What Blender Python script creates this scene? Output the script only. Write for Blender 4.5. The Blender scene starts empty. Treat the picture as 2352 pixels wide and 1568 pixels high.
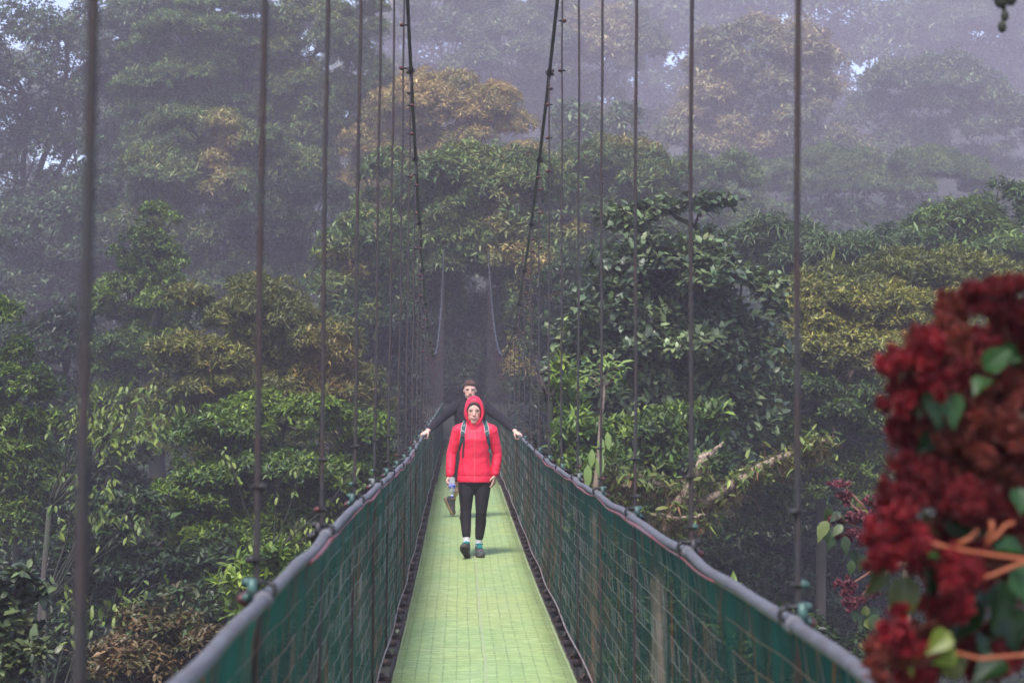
import bpy, bmesh, math, random
import numpy as np
from mathutils import Vector, Matrix, noise
from mathutils.bvhtree import BVHTree

S = bpy.context.scene
COL = S.collection
R = math.radians

# ------------------------------------------------------------------ camera, sky, sun, exposure
FPX = 4000.0                                   # focal length in units of a 2352 px wide picture
CAM = Vector((-0.167, 0.0, 1.65))
yaw, pitch, roll = math.atan(121/4000), math.atan(144/4000), R(0.42)
fwd = Vector((math.sin(yaw)*math.cos(pitch), math.cos(yaw)*math.cos(pitch), math.sin(pitch)))
rt = fwd.cross(Vector((0, 0, 1))).normalized(); up = rt.cross(fwd)
rt2 = rt*math.cos(roll) + up*math.sin(roll)
up2 = up*math.cos(roll) - rt*math.sin(roll)
cd = bpy.data.cameras.new('camera'); cam = bpy.data.objects.new('camera', cd); COL.objects.link(cam)
cam.matrix_world = Matrix(((rt2.x, up2.x, -fwd.x, CAM.x), (rt2.y, up2.y, -fwd.y, CAM.y), (rt2.z, up2.z, -fwd.z, CAM.z), (0, 0, 0, 1)))
cd.sensor_width = 36; cd.lens = FPX/2352*36; cd.clip_start = 0.05; cd.clip_end = 3000
cd.dof.use_dof = True; cd.dof.focus_distance = 18.6; cd.dof.aperture_fstop = 4.8
S.camera = cam

def at(px, py, Y):
    """a point of the place: picture position (2352 x 1568 units) seen at the distance Y along the bridge"""
    d = fwd*FPX + rt2*(px-1176) - up2*(py-784)
    return CAM + d*(Y/d.y)

W = bpy.data.worlds.new('World'); S.world = W; W.use_nodes = True
nt = W.node_tree; nt.nodes.clear()
sky = nt.nodes.new('ShaderNodeTexSky'); sky.sky_type = 'NISHITA'; sky.sun_disc = False
SUN_EL, SUN_AZ = R(58), R(200)
sky.sun_elevation = SUN_EL; sky.sun_rotation = SUN_AZ
sky.air_density = 1.0; sky.dust_density = 6.0; sky.ozone_density = 1.0; sky.altitude = 1500
bg = nt.nodes.new('ShaderNodeBackground'); bg.inputs['Strength'].default_value = 0.13
wo = nt.nodes.new('ShaderNodeOutputWorld')
nt.links.new(sky.outputs[0], bg.inputs[0]); nt.links.new(bg.outputs[0], wo.inputs[0])
sl = bpy.data.lights.new('sun', 'SUN'); sl.energy = 1.5; sl.angle = R(14); sl.color = (1.0, 0.95, 0.9)
sun = bpy.data.objects.new('sun', sl); COL.objects.link(sun)
sdir = Vector((math.sin(SUN_AZ)*math.cos(SUN_EL), math.cos(SUN_AZ)*math.cos(SUN_EL), math.sin(SUN_EL)))
sun.rotation_euler = sdir.to_track_quat('Z', 'Y').to_euler(); sun.location = (0, 0, 60)
S.view_settings.view_transform = 'Standard'; S.view_settings.look = 'None'
S.view_settings.exposure = 1.5; S.view_settings.gamma = 1.0
cy = S.cycles
cy.max_bounces = 5; cy.diffuse_bounces = 3; cy.glossy_bounces = 2; cy.transmission_bounces = 3
cy.volume_bounces = 1; cy.transparent_max_bounces = 12
cy.caustics_reflective = False; cy.caustics_refractive = False
cy.use_adaptive_sampling = True; cy.adaptive_threshold = 0.02
cy.use_denoising = True
try:
    cy.denoiser = 'OPENIMAGEDENOISE'; cy.denoising_input_passes = 'RGB_ALBEDO_NORMAL'; cy.denoising_prefilter = 'ACCURATE'
except Exception:
    pass
HAZE = 0.0021

# ------------------------------------------------------------------ helpers
rng = np.random.default_rng(7)
random.seed(7)

def tag(o, label=None, cat=None, group=None, kind=None):
    if label: o['label'] = label
    if cat: o['category'] = cat
    if group: o['group'] = group
    if kind: o['kind'] = kind
    return o

def empty(name, loc, label=None, cat=None, group=None, kind=None):
    o = bpy.data.objects.new(name, None); o.location = loc; o.empty_display_size = 0.2
    COL.objects.link(o)
    return tag(o, label, cat, group, kind)

class MB:
    """collects shapes, links them as one mesh object"""
    def __init__(s):
        s.V = []; s.T = []; s.Q = []; s.C = []; s.n = 0; s.hasc = False
    def add(s, V, T=None, Q=None, C=None):
        V = np.asarray(V, float).reshape(-1, 3)
        s.V.append(V)
        if T is not None and len(T): s.T.append(np.asarray(T, int).reshape(-1, 3)+s.n)
        if Q is not None and len(Q): s.Q.append(np.asarray(Q, int).reshape(-1, 4)+s.n)
        if C is not None: s.hasc = True; s.C.append(np.broadcast_to(np.asarray(C, float), (len(V), 3)))
        else: s.C.append(np.full((len(V), 3), 0.5))
        s.n += len(V)
        return s
    def box(s, c, size, M=None, C=None):
        v = np.array([[x, y, z] for x in (-.5, .5) for y in (-.5, .5) for z in (-.5, .5)])*np.array(size)
        if M is not None: v = v @ np.array(M).T
        v = v+np.array(c)
        return s.add(v, Q=[[0, 1, 3, 2], [4, 6, 7, 5], [0, 4, 5, 1], [2, 3, 7, 6], [0, 2, 6, 4], [1, 5, 7, 3]], C=C)
    def tube(s, pts, r, sides=8, C=None, caps=True):
        P = np.asarray(pts, float); n = len(P)
        r = np.broadcast_to(np.asarray(r, float), (n,))
        D = np.gradient(P, axis=0); D /= np.maximum(np.linalg.norm(D, axis=1, keepdims=True), 1e-9)
        m = np.abs(D.mean(0)); ref = np.eye(3)[int(np.argmin(m))]
        U = np.cross(D, ref); U /= np.maximum(np.linalg.norm(U, axis=1, keepdims=True), 1e-9)
        Wv = np.cross(D, U)
        a = np.arange(sides)*2*np.pi/sides
        V = P[:, None]+r[:, None, None]*(np.cos(a)[None, :, None]*U[:, None]+np.sin(a)[None, :, None]*Wv[:, None])
        i = np.arange(n-1)[:, None]*sides; j = np.arange(sides)[None]; k = (j+1) % sides
        Q = np.stack([i+j, i+k, i+sides+k, i+sides+j], -1).reshape(-1, 4)
        Vs = V.reshape(-1, 3)
        T = []
        if caps:
            Vs = np.vstack([Vs, P[:1], P[-1:]])
            for q in range(sides):
                T.append([n*sides, (q+1) % sides, q]); T.append([n*sides+1, (n-1)*sides+q, (n-1)*sides+(q+1) % sides])
        return s.add(Vs, T, Q, C)
    def segs(s, A, B, r, C=None):
        """many straight three-sided rods at once"""
        A = np.asarray(A, float); B = np.asarray(B, float); N = len(A)
        D = B-A; D /= np.maximum(np.linalg.norm(D, axis=1, keepdims=True), 1e-9)
        ref = np.where(np.abs(D[:, 2:3]) > .9, np.array([[1., 0, 0]]), np.array([[0, 0, 1.]]))
        U = np.cross(D, ref); U /= np.linalg.norm(U, axis=1, keepdims=True); Wv = np.cross(D, U)
        ring = [U*math.cos(t)+Wv*math.sin(t) for t in (0, 2.0944, 4.1888)]
        V = np.stack([A+q*r for q in ring]+[B+q*r for q in ring], 1).reshape(-1, 3)
        b = np.arange(N)[:, None]*6
        Q = np.concatenate([b+np.array([[0, 1, 4, 3]]), b+np.array([[1, 2, 5, 4]]), b+np.array([[2, 0, 3, 5]])])
        if C is not None and np.ndim(C) == 2: C = np.repeat(C, 6, 0)
        return s.add(V, Q=Q, C=C)
    def ball(s, c, r, n=8, C=None, M=None):
        r = np.broadcast_to(np.asarray(r, float), (3,))
        th = np.linspace(0, np.pi, n+1); ph = np.arange(2*n)*np.pi/n
        V = np.array([[math.sin(t)*math.cos(p), math.sin(t)*math.sin(p), math.cos(t)] for t in th for p in ph])*r
        if M is not None: V = V @ np.array(M).T
        V = V+np.array(c)
        m = 2*n
        Q = [[i*m+j, (i+1)*m+j, (i+1)*m+(j+1) % m, i*m+(j+1) % m] for i in range(n) for j in range(m)]
        return s.add(V, Q=Q, C=C)
    def grid(s, P, C=None, closed=False):
        P = np.asarray(P, float); n, m = P.shape[:2]
        i = np.arange(n-1)[:, None]*m
        if closed: j = np.arange(m)[None]; k = (j+1) % m
        else: j = np.arange(m-1)[None]; k = j+1
        Q = np.stack([i+j, i+k, i+m+k, i+m+j], -1).reshape(-1, 4)
        return s.add(P.reshape(-1, 3), Q=Q, C=C)
    def build(s, name, mat, parent=None, smooth=True, origin=None):
        V = np.vstack(s.V); T = np.vstack(s.T) if s.T else np.zeros((0, 3), int); Q = np.vstack(s.Q) if s.Q else np.zeros((0, 4), int)
        if origin is not None: V = V-np.array(origin)
        me = bpy.data.meshes.new(name)
        me.vertices.add(len(V)); me.vertices.foreach_set('co', V.astype(np.float32).ravel())
        L = np.concatenate([T.ravel(), Q.ravel()]).astype(np.int32)
        me.loops.add(len(L)); me.loops.foreach_set('vertex_index', L)
        nT, nQ = len(T), len(Q)
        st = np.concatenate([np.arange(nT)*3, nT*3+np.arange(nQ)*4]).astype(np.int32)
        me.polygons.add(nT+nQ); me.polygons.foreach_set('loop_start', st)
        if smooth: me.polygons.foreach_set('use_smooth', np.ones(nT+nQ, bool))
        if s.hasc:
            at_ = me.attributes.new('tint', 'FLOAT_COLOR', 'POINT')
            c = np.ones((len(V), 4), np.float32); c[:, :3] = np.vstack(s.C); at_.data.foreach_set('color', c.ravel())
        me.update(calc_edges=True); me.validate()
        if isinstance(mat, bpy.types.Material): me.materials.append(mat)
        o = bpy.data.objects.new(name, me); COL.objects.link(o)
        if origin is not None and parent is None: o.location = origin
        if parent is not None: o.parent = parent
        return o

def par(o, parent):
    o.parent = parent; o.matrix_parent_inverse = Matrix.Identity(4); return o

# ------------------------------------------------------------------ materials
def mat(name, color=(.5, .5, .5), rough=.6, metal=0, spec=.5, tint=False, noise_amt=0, noise_scale=20, col2=None, bump=0, bump_scale=60, trans=0, stretch=None, detail=5):
    m = bpy.data.materials.new(name); m.use_nodes = True; t = m.node_tree; N = t.nodes; Lk = t.links
    b = N['Principled BSDF']; b.inputs['Roughness'].default_value = rough; b.inputs['Metallic'].default_value = metal
    b.inputs['Specular IOR Level'].default_value = spec
    b.inputs['Base Color'].default_value = (*color, 1)
    tc = N.new('ShaderNodeTexCoord'); src = tc.outputs['Object']
    if stretch:
        mp = N.new('ShaderNodeMapping'); mp.inputs['Scale'].default_value = stretch; Lk.new(src, mp.inputs[0]); src = mp.outputs[0]
    cs = None
    if tint:
        a = N.new('ShaderNodeAttribute'); a.attribute_name = 'tint'; cs = a.outputs['Color']
    if noise_amt:
        nz = N.new('ShaderNodeTexNoise'); nz.inputs['Scale'].default_value = noise_scale; nz.inputs['Detail'].default_value = detail
        Lk.new(src, nz.inputs['Vector'])
        rp = N.new('ShaderNodeValToRGB'); rp.color_ramp.elements[0].position = .38; rp.color_ramp.elements[1].position = .66
        Lk.new(nz.outputs['Fac'], rp.inputs[0])
        mx = N.new('ShaderNodeMix'); mx.data_type = 'RGBA'
        ml = N.new('ShaderNodeMath'); ml.operation = 'MULTIPLY'; ml.inputs[1].default_value = noise_amt
        Lk.new(rp.outputs[0], ml.inputs[0]); Lk.new(ml.outputs[0], mx.inputs[0])
        if cs: Lk.new(cs, mx.inputs[6])
        else: mx.inputs[6].default_value = (*color, 1)
        c2 = col2 or tuple(x*.4 for x in color); mx.inputs[7].default_value = (*c2, 1)
        cs = mx.outputs[2]
    if cs: Lk.new(cs, b.inputs['Base Color'])
    if bump:
        n2 = N.new('ShaderNodeTexNoise'); n2.inputs['Scale'].default_value = bump_scale; n2.inputs['Detail'].default_value = 4
        Lk.new(src, n2.inputs['Vector'])
        bp = N.new('ShaderNodeBump'); bp.inputs['Strength'].default_value = bump; bp.inputs['Distance'].default_value = .02
        Lk.new(n2.outputs['Fac'], bp.inputs['Height']); Lk.new(bp.outputs[0], b.inputs['Normal'])
    if trans:
        tr = N.new('ShaderNodeBsdfTranslucent'); mxs = N.new('ShaderNodeMixShader'); mxs.inputs[0].default_value = trans
        if cs: Lk.new(cs, tr.inputs[0])
        else: tr.inputs[0].default_value = (*color, 1)
        Lk.new(b.outputs[0], mxs.inputs[1]); Lk.new(tr.outputs[0], mxs.inputs[2]); Lk.new(mxs.outputs[0], N['Material Output'].inputs[0])
    return m

M = {}
M['leaf'] = mat('leaf', tint=True, rough=.42, spec=.45, trans=.25)
M['glossleaf'] = mat('glossy_leaf', tint=True, rough=.42, spec=.5, trans=.15)
M['bark'] = mat('bark', (.05, .04, .033), .9, noise_amt=.9, noise_scale=3, col2=(.03, .045, .02), bump=.8, bump_scale=14)
M['palebark'] = mat('pale_bark', (.36, .27, .2), .85, noise_amt=.7, noise_scale=9, col2=(.12, .08, .05), bump=.6, bump_scale=30)
M['ground'] = mat('forest_floor', (.022, .02, .014), 1, noise_amt=1, noise_scale=.6, col2=(.01, .018, .007), bump=1, bump_scale=3)
M['steel'] = mat('dark_steel', (.07, .065, .065), .55, metal=.5, noise_amt=.7, noise_scale=40, col2=(.1, .05, .035), bump=.4, bump_scale=160)
M['rope'] = mat('wire_rope', (.06, .055, .06), .5, metal=.5, noise_amt=.6, noise_scale=6, col2=(.08, .045, .035), bump=.6, bump_scale=300)
M['galv'] = mat('galvanised_cable', (.15, .15, .165), .36, metal=.75, noise_amt=.6, noise_scale=2.5, col2=(.05, .048, .05), bump=.3, bump_scale=120)
M['rail'] = mat('rail_pipe', (.15, .15, .163), .55, metal=.1, noise_amt=.7, noise_scale=22, col2=(.10, .085, .09), bump=.5, bump_scale=60)
M['redtube'] = mat('red_tube', (.24, .045, .05), .6, noise_amt=1, noise_scale=9, col2=(.15, .11, .12))
M['clip'] = mat('clip_steel', tint=True, rough=.45, metal=.3, noise_amt=.5, noise_scale=60, col2=(.04, .035, .035))
# ------------------------------------------------------------------ terrain
def terr(x, y):
    x = np.asarray(x, float); y = np.asarray(y, float)
    near = -1.3-0.85*np.clip(y, -30, 18)
    near = np.where(y < 0, -1.3-0.0*y, near)
    floor_ = -16.5
    rise = np.where(y < 32, floor_, floor_+(y-32)*0.78)
    far_c = 0.35+(y-54)*0.19
    rise = np.where(y > 54, far_c, np.minimum(rise, 0.35+0*y))
    z = np.maximum(near, rise)
    left = 1/(1+np.exp((x+7)/2.5))
    zl = np.where(y > 50, 0.0-(y-50)*0.05, z)
    z = z*(1-left)+zl*left
    right = np.clip((x-3)/30, 0, 1)
    z = z+right*np.clip((y-30)/40, 0, 1)*3.0
    z = z+0.5*np.sin(x*.31+1)*np.cos(y*.23)*np.clip(np.abs(x)/4, 0, 1)
    return z

def build_terrain():
    xs = np.concatenate([np.linspace(-170, -30, 18), np.linspace(-28, 28, 57), np.linspace(30, 190, 20)])
    ys = np.concatenate([np.linspace(-40, -4, 8), np.linspace(-2, 100, 90), np.linspace(104, 320, 30)])
    X, Y = np.meshgrid(xs, ys)
    P = np.stack([X, Y, terr(X, Y)], -1)
    m = MB(); m.grid(P)
    return tag(m.build('ground', M['ground']), 'dark sloping forest floor of the ravine', kind='structure')
build_terrain()

# ------------------------------------------------------------------ haze: one closed box round everything
def build_haze():
    m = MB(); m.box((10, 140, 30), (460, 420, 104))
    h = bpy.data.materials.new('haze_air'); h.use_nodes = True; t = h.node_tree; t.nodes.clear()
    v = t.nodes.new('ShaderNodeVolumePrincipled'); o = t.nodes.new('ShaderNodeOutputMaterial')
    v.inputs['Color'].default_value = (.96, .85, 1.0, 1); v.inputs['Density'].default_value = HAZE
    v.inputs['Anisotropy'].default_value = 0.0
    t.links.new(v.outputs[0], o.inputs['Volume'])
    ob = m.build('haze', h, smooth=False)
    tag(ob, 'pale lavender mist filling the ravine', kind='stuff')
build_haze()

# ------------------------------------------------------------------ bridge
_hy = np.array([-12, 5, 10.3, 14.5, 18.4, 23, 29, 35, 45, 56]); _hh = np.array([1.66, 1.66, 1.65, 1.645, 1.605, 1.515, 1.40, 1.31, 1.165, 1.04])
def deckz(y):
    y = np.asarray(y, float)
    k = np.linspace(-2.5, 2.5, 7); w = np.exp(-(k/1.4)**2); w /= w.sum()
    return 1.65-sum(wi*np.interp(y+ki, _hy, _hh) for wi, ki in zip(w, k))
def cabz(y): return 1.65+.85+.0101*(np.asarray(y, float)-30)**2
HX = .62
def railz(y, side):
    y = np.asarray(y, float)
    return deckz(y)+1.135+(.068 if side < 0 else .016)*np.clip((15.5-y)/8, 0, 1)-.02*np.clip((y-18)/5, 0, 1)
def cabx(z, side): return side*HX+0*z
HY = [2.2+1.9*k for k in range(-4, 27)]
def sagpos(y):                                    # 0 at a hanger, 1 half way between two
    u = ((np.asarray(y, float)-2.2)/1.9) % 1
    return 4*u*(1-u)

def mat_deck():
    m = bpy.data.materials.new('green_grating'); m.use_nodes = True; t = m.node_tree; N = t.nodes; L = t.links
    b = N['Principled BSDF']; b.inputs['Roughness'].default_value = .55; b.inputs['Specular IOR Level'].default_value = .3
    tc = N.new('ShaderNodeTexCoord'); sp = N.new('ShaderNodeSeparateXYZ'); L.new(tc.outputs['Object'], sp.inputs[0])
    def math_(op, a, b_=None, c=None):
        n = N.new('ShaderNodeMath'); n.operation = op
        for i, v in enumerate((a, b_, c)):
            if v is None: continue
            if isinstance(v, (int, float)): n.inputs[i].default_value = v
            else: L.new(v, n.inputs[i])
        return n.outputs[0]
    def noise_(scale, stretch=(1, 1, 1), detail=4):
        mp = N.new('ShaderNodeMapping'); mp.inputs['Scale'].default_value = stretch; L.new(tc.outputs['Object'], mp.inputs[0])
        n = N.new('ShaderNodeTexNoise'); n.inputs['Scale'].default_value = scale; n.inputs['Detail'].default_value = detail; L.new(mp.outputs[0], n.inputs['Vector'])
        return n.outputs['Fac']
    def mix(f, a, b_):
        n = N.new('ShaderNodeMix'); n.data_type = 'RGBA'
        if isinstance(f, (int, float)): n.inputs[0].default_value = f
        else: L.new(f, n.inputs[0])
        for i, v in ((6, a), (7, b_)):
            if isinstance(v, tuple): n.inputs[i].default_value = (*v, 1)
            else: L.new(v, n.inputs[i])
        return n.outputs[2]
    def ramp(v, a, b_):
        n = N.new('ShaderNodeMapRange'); n.inputs[1].default_value = a; n.inputs[2].default_value = b_; L.new(v, n.inputs[0]); return n.outputs[0]
    wob = math_('MULTIPLY', math_('SUBTRACT', noise_(1.3), .5), .035)
    X = math_('ADD', sp.outputs[0], wob); Y = math_('ADD', sp.outputs[1], math_('MULTIPLY', math_('SUBTRACT', noise_(2.0, (1, .5, 1)), .5), .05))
    def line(v, period, w):
        f = math_('FRACT', math_('DIVIDE', v, period)); d = math_('ABSOLUTE', math_('SUBTRACT', f, .5))
        return math_('GREATER_THAN', d, .5-w)
    c = mix(ramp(noise_(1.1, (1, .55, 1)), .4, .62), (.44, .60, .245), (.51, .61, .24))
    c = mix(math_('MULTIPLY', ramp(noise_(3.5, (1, .3, 1)), .5, .75), .5), c, (.46, .60, .33))
    c = mix(math_('MULTIPLY', ramp(noise_(26), .52, .72), .35), c, (.18, .30, .11))
    rib = math_('MULTIPLY', line(sp.outputs[1], .021, .22), .5)                 # fine cross ribs
    c = mix(math_('MULTIPLY', rib, ramp(noise_(7), .35, .55)), c, (.10, .20, .05))
    brk = ramp(noise_(11), .36, .50)
    lx = math_('MULTIPLY', math_('MULTIPLY', line(X, .083, .055), brk), .4)
    ly = math_('MULTIPLY', math_('MULTIPLY', line(Y, .105, .06), ramp(noise_(8, (1.5, 1, 1)), .38, .5)), .5)
    c = mix(lx, c, (.07, .11, .05)); c = mix(ly, c, (.09, .14, .05))
    c = mix(math_('MULTIPLY', ramp(noise_(38, (.18, 1, 1), 6), .50, .68), .55), c, (.17, .26, .09)); c = mix(math_('MULTIPLY', ramp(noise_(33, (.2, 1, 1), 6), .60, .72), .5), c, (.60, .66, .42))
    # worn pale seam down the middle, and a few pale scuffs
    seam = math_('LESS_THAN', math_('ABSOLUTE', math_('SUBTRACT', X, .015)), .011)
    c = mix(math_('MULTIPLY', math_('MULTIPLY', seam, ramp(noise_(45), .42, .6)), .75), c, (.42, .42, .32))
    seam2 = math_('LESS_THAN', math_('ABSOLUTE', math_('ADD', X, .27)), .006)
    c = mix(math_('MULTIPLY', math_('MULTIPLY', seam2, ramp(noise_(30), .45, .6)), .6), c, (.45, .5, .3))
    ed = ramp(math_('ABSOLUTE', sp.outputs[0]), .46, .54)
    c = mix(math_('MULTIPLY', math_('MULTIPLY', ed, ramp(noise_(5), .3, .7)), .45), c, (.40, .46, .22))
    c = mix(math_('MULTIPLY', ramp(noise_(60), .66, .74), .6), c, (.5, .5, .42))
    c = mix(math_('MULTIPLY', ramp(sp.outputs[1], -30, -12), .8), c, (.06, .075, .04))      # shade towards the far end, painted into the deck colour
    L.new(c, b.inputs['Base Color'])
    bp = N.new('ShaderNodeBump'); bp.inputs['Strength'].default_value = .5; bp.inputs['Distance'].default_value = .004
    L.new(line(sp.outputs[1], .021, .22), bp.inputs['Height']); L.new(bp.outputs[0], b.inputs['Normal'])
    return m

def mat_cloth():
    m = bpy.data.materials.new('green_shade_net'); m.use_nodes = True; t = m.node_tree; N = t.nodes; L = t.links
    b = N['Principled BSDF']; b.inputs['Roughness'].default_value = .7; b.inputs['Specular IOR Level'].default_value = .2
    tc = N.new('ShaderNodeTexCoord')
    def nz(scale, st, detail=4):
        mp = N.new('ShaderNodeMapping'); mp.inputs['Scale'].default_value = st; L.new(tc.outputs['Object'], mp.inputs[0])
        n = N.new('ShaderNodeTexNoise'); n.inputs['Scale'].default_value = scale; n.inputs['Detail'].default_value = detail; L.new(mp.outputs[0], n.inputs['Vector']); return n.outputs['Fac']
    def rp(v, a, b_, c=0, d=1):
        n = N.new('ShaderNodeMapRange'); n.inputs[1].default_value = a; n.inputs[2].default_value = b_; n.inputs[3].default_value = c; n.inputs[4].default_value = d; L.new(v, n.inputs[0]); return n.outputs[0]
    def mix(f, a, b_):
        n = N.new('ShaderNodeMix'); n.data_type = 'RGBA'; L.new(f, n.inputs[0])
        for i, v in ((6, a), (7, b_)):
            if isinstance(v, tuple): n.inputs[i].default_value = (*v, 1)
            else: L.new(v, n.inputs[i])
        return n.outputs[2]
    st = (1, 3.2, .55)
    c = mix(rp(nz(1.8, st), .35, .65), (.004, .098, .068), (.008, .050, .036))
    c = mix(rp(nz(3.1, (1, 5, .45)), .54, .70, 0, .7), c, (.055, .05, .03))     # moss and dirt in hanging streaks
    c = mix(rp(nz(2.2, (1, 9, .4), 2), .66, .71, 0, .9), c, (.40, .10, .015))     # rust streaks
    c = mix(rp(nz(34, (1, 2.2, .5), 3), .66, .74, 0, .7), c, (.30, .32, .26))       # pale flakes
    L.new(c, b.inputs['Base Color'])
    tl = N.new('ShaderNodeBsdfTranslucent'); L.new(c, tl.inputs[0])
    m1 = N.new('ShaderNodeMixShader'); m1.inputs[0].default_value = .45; L.new(b.outputs[0], m1.inputs[1]); L.new(tl.outputs[0], m1.inputs[2])
    tp = N.new('ShaderNodeBsdfTransparent'); m2 = N.new('ShaderNodeMixShader')
    a = N.new('ShaderNodeAttribute'); a.attribute_name = 'tint'
    ml = N.new('ShaderNodeMath'); ml.operation = 'MULTIPLY'; L.new(a.outputs['Fac'], ml.inputs[0]); L.new(rp(nz(2.6, (1, 2, .8)), .38, .62, .55, 1.25), ml.inputs[1])
    L.new(ml.outputs[0], m2.inputs[0]); L.new(m1.outputs[0], m2.inputs[1]); L.new(tp.outputs[0], m2.inputs[2])
    L.new(m2.outputs[0], N['Material Output'].inputs[0])
    return m

RED, TEAL, DARK = (.12, .028, .028), (.06, .13, .11), (.03, .028, .03)
def clip_shape(m, c, axis, s=1.0, col=RED, out=1):
    """a wire-rope clip: saddle, U-bolt legs and two nuts, on a rope running along axis at c"""
    c = np.array(c, float); a = np.array(axis, float); a /= np.linalg.norm(a)
    o = np.array([out, 0, 0.]); o -= a*o.dot(a); o /= np.linalg.norm(o); w = np.cross(a, o)
    Mx = np.stack([o, w, a], 1)
    m.box(c+o*.016*s, (.018*s, .044*s, .026*s), Mx, C=col)
    for sg in (-1, 1):
        m.tube([c-o*.018*s+w*sg*.014*s, c+o*.034*s+w*sg*.014*s], .0045*s, 6, C=DARK)
        m.ball(c+o*.027*s+w*sg*.014*s, .0095*s, 4, C=col)
    m.tube([c-o*.012*s+w*.014*s, c-o*.024*s+w*.008*s, c-o*.026*s, c-o*.024*s-w*.008*s, c-o*.012*s-w*.014*s], .0055*s, 6, C=DARK)

def build_bridge():
    root = empty('suspension_bridge', (0, 54, float(deckz(54))), 'long hanging footbridge with green deck, teal side nets and tall steel cables over the ravine', 'suspension bridge')
    og = np.array(root.location)
    # deck
    ys = np.arange(-3, 55.01, .12); prof = [(-.535, -.03), (-.535, 0), (-.36, .002), (-.18, -.002), (0, .002), (.18, 0), (.36, .002), (.535, 0), (.535, -.03), (0, -.034), (-.535, -.03)]
    bz = deckz(ys)
    P = np.stack([np.stack([np.full_like(ys, x)+.004*np.sin(ys*2.3+x*3), ys, bz+z+.003*np.sin(ys*1.7+x*9)], -1) for x, z in prof], 1)
    m = MB(); m.grid(P)
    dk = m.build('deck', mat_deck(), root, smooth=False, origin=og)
    # comb-like ends of the cross ribs
    m = MB()
    ty = np.arange(1.5, 30, .021*1.5)
    for sd in (-1, 1):
        ext = .016+.006*rng.random(len(ty))
        for i, y in enumerate(ty):
            m.box((sd*(.535+ext[i]/2), y, float(deckz(y))-.008), (ext[i], .013, .010))
        yq = np.arange(1.4, 30.1, .3); m.tube(np.stack([np.full_like(yq, sd*.538), yq, deckz(yq)-.010], -1), .0035, 5)
    m.build('edge_teeth', mat('pale_green_teeth', (.30, .36, .19), .6, noise_amt=.5, noise_scale=40, col2=(.22, .28, .13)), dk, smooth=False, origin=og)
    # under-deck frame: cross beams and the pipes beside the deck
    for y in np.arange(1.25+.0, 54, .95):
        z = float(deckz(y))
        m = MB(); m.box((0, y, z-.075), (1.34, .045, .05)); m.box((0, y+.02, z-.06), (1.34, .006, .075))
        m.box((-.665, y, z-.05), (.012, .07, .11)); m.box((.665, y, z-.05), (.012, .07, .11))
        for sd in (-1, 1):
            m.tube([(sd*.60, y-.02, z-.03), (sd*.618, y, z+.0), (sd*.635, y+.01, z-.01), (sd*.64, y, z-.05)], .007, 6)
        m.build('cross_beam', M['steel'], root, smooth=False, origin=og)
    for sd in (-1, 1):
        yy = np.arange(-3, 54.5, .3)
        m = MB(); m.tube(np.stack([np.full_like(yy, sd*.578), yy, deckz(yy)-.045-.012*sagpos(yy)], -1), .013, 8)
        m.build('deck_cable', M['steel'], root, origin=og)
        m = MB(); m.tube(np.stack([sd*(.632+.006*np.sin(yy*1.9)), yy, deckz(yy)+.018+.006*np.sin(yy*2.3)], -1), .0062, 6)
        m.build('net_edge_wire', mat('edge_wire', (.42, .38, .38), .5, metal=.3, noise_amt=.7, noise_scale=12, col2=(.2, .08, .06)), root, origin=og)
        # teal strips hanging below the edge of the net
        for y in np.arange(1.25, 34, .95):
            m = MB(); z = float(deckz(y))
            g = np.array([[[sd*(.655-.0*k), y+.12+.38*j/3, z-.01-.13*k/2+.008*math.sin(j*2+y)] for j in range(4)] for k in range(3)])
            m.grid(g, C=(.12, .12, .12)); m.build('skirt_net', M['cloth'], root, origin=og)
    # handrails
    for sd in (-1, 1):
        yy = np.arange(-3, 54.2, 1.9/12)
        x = sd*(HX+.003*np.sin(yy*3.1+sd)+.002*np.sin(yy*7.7)); z = railz(yy, sd)-.007*sagpos(yy)+.0035*np.sin(yy*5.3+1)
        P = np.stack([x, yy, z], -1)
        m = MB(); m.tube(P, (.0168)+.0006*np.sin(yy*9), 12)
        hr = m.build('handrail', M['rail'], root, origin=og)
        for y in HY:
            if y < .2: continue
            m = MB(); i = float(np.interp(y, yy, np.arange(len(yy)))); q = np.array([np.interp(y, yy, P[:, k]) for k in range(3)])
            dy = np.array([0, 1, float(deckz(y+.1)-deckz(y-.1))/.2])
            m.tube([q-dy*.035, q-dy*.03, q+dy*.03, q+dy*.035], [.019, .0225, .0225, .019], 12)
            m.build('pipe_joint', M['rail'], hr, origin=og)
        sel = (yy > 5.2) & (yy < 17.5); Pr = P[sel]+np.array([-sd*.016, 0, -.015])
        Pr[:, 0] += sd*.004*np.sin(yy[sel]*4); Pr[:, 2] += .005*np.sin(yy[sel]*2.7+sd)
        m = MB(); m.tube(Pr, .0062*(.6+.8*np.clip(np.sin(yy[sel]*1.7+sd)+.6, 0, 1)), 7); m.build('red_tube', M['redtube'], hr, origin=og)
    # main cables
    for sd in (-1, 1):
        yy = np.arange(-8, 55.8, .5); z = cabz(yy); P = np.stack([cabx(z, sd), yy, z], -1)
        m = MB(); m.tube(P, .0165, 10)
        m.build('main_cable', M['galv'], root, origin=og)
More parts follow.
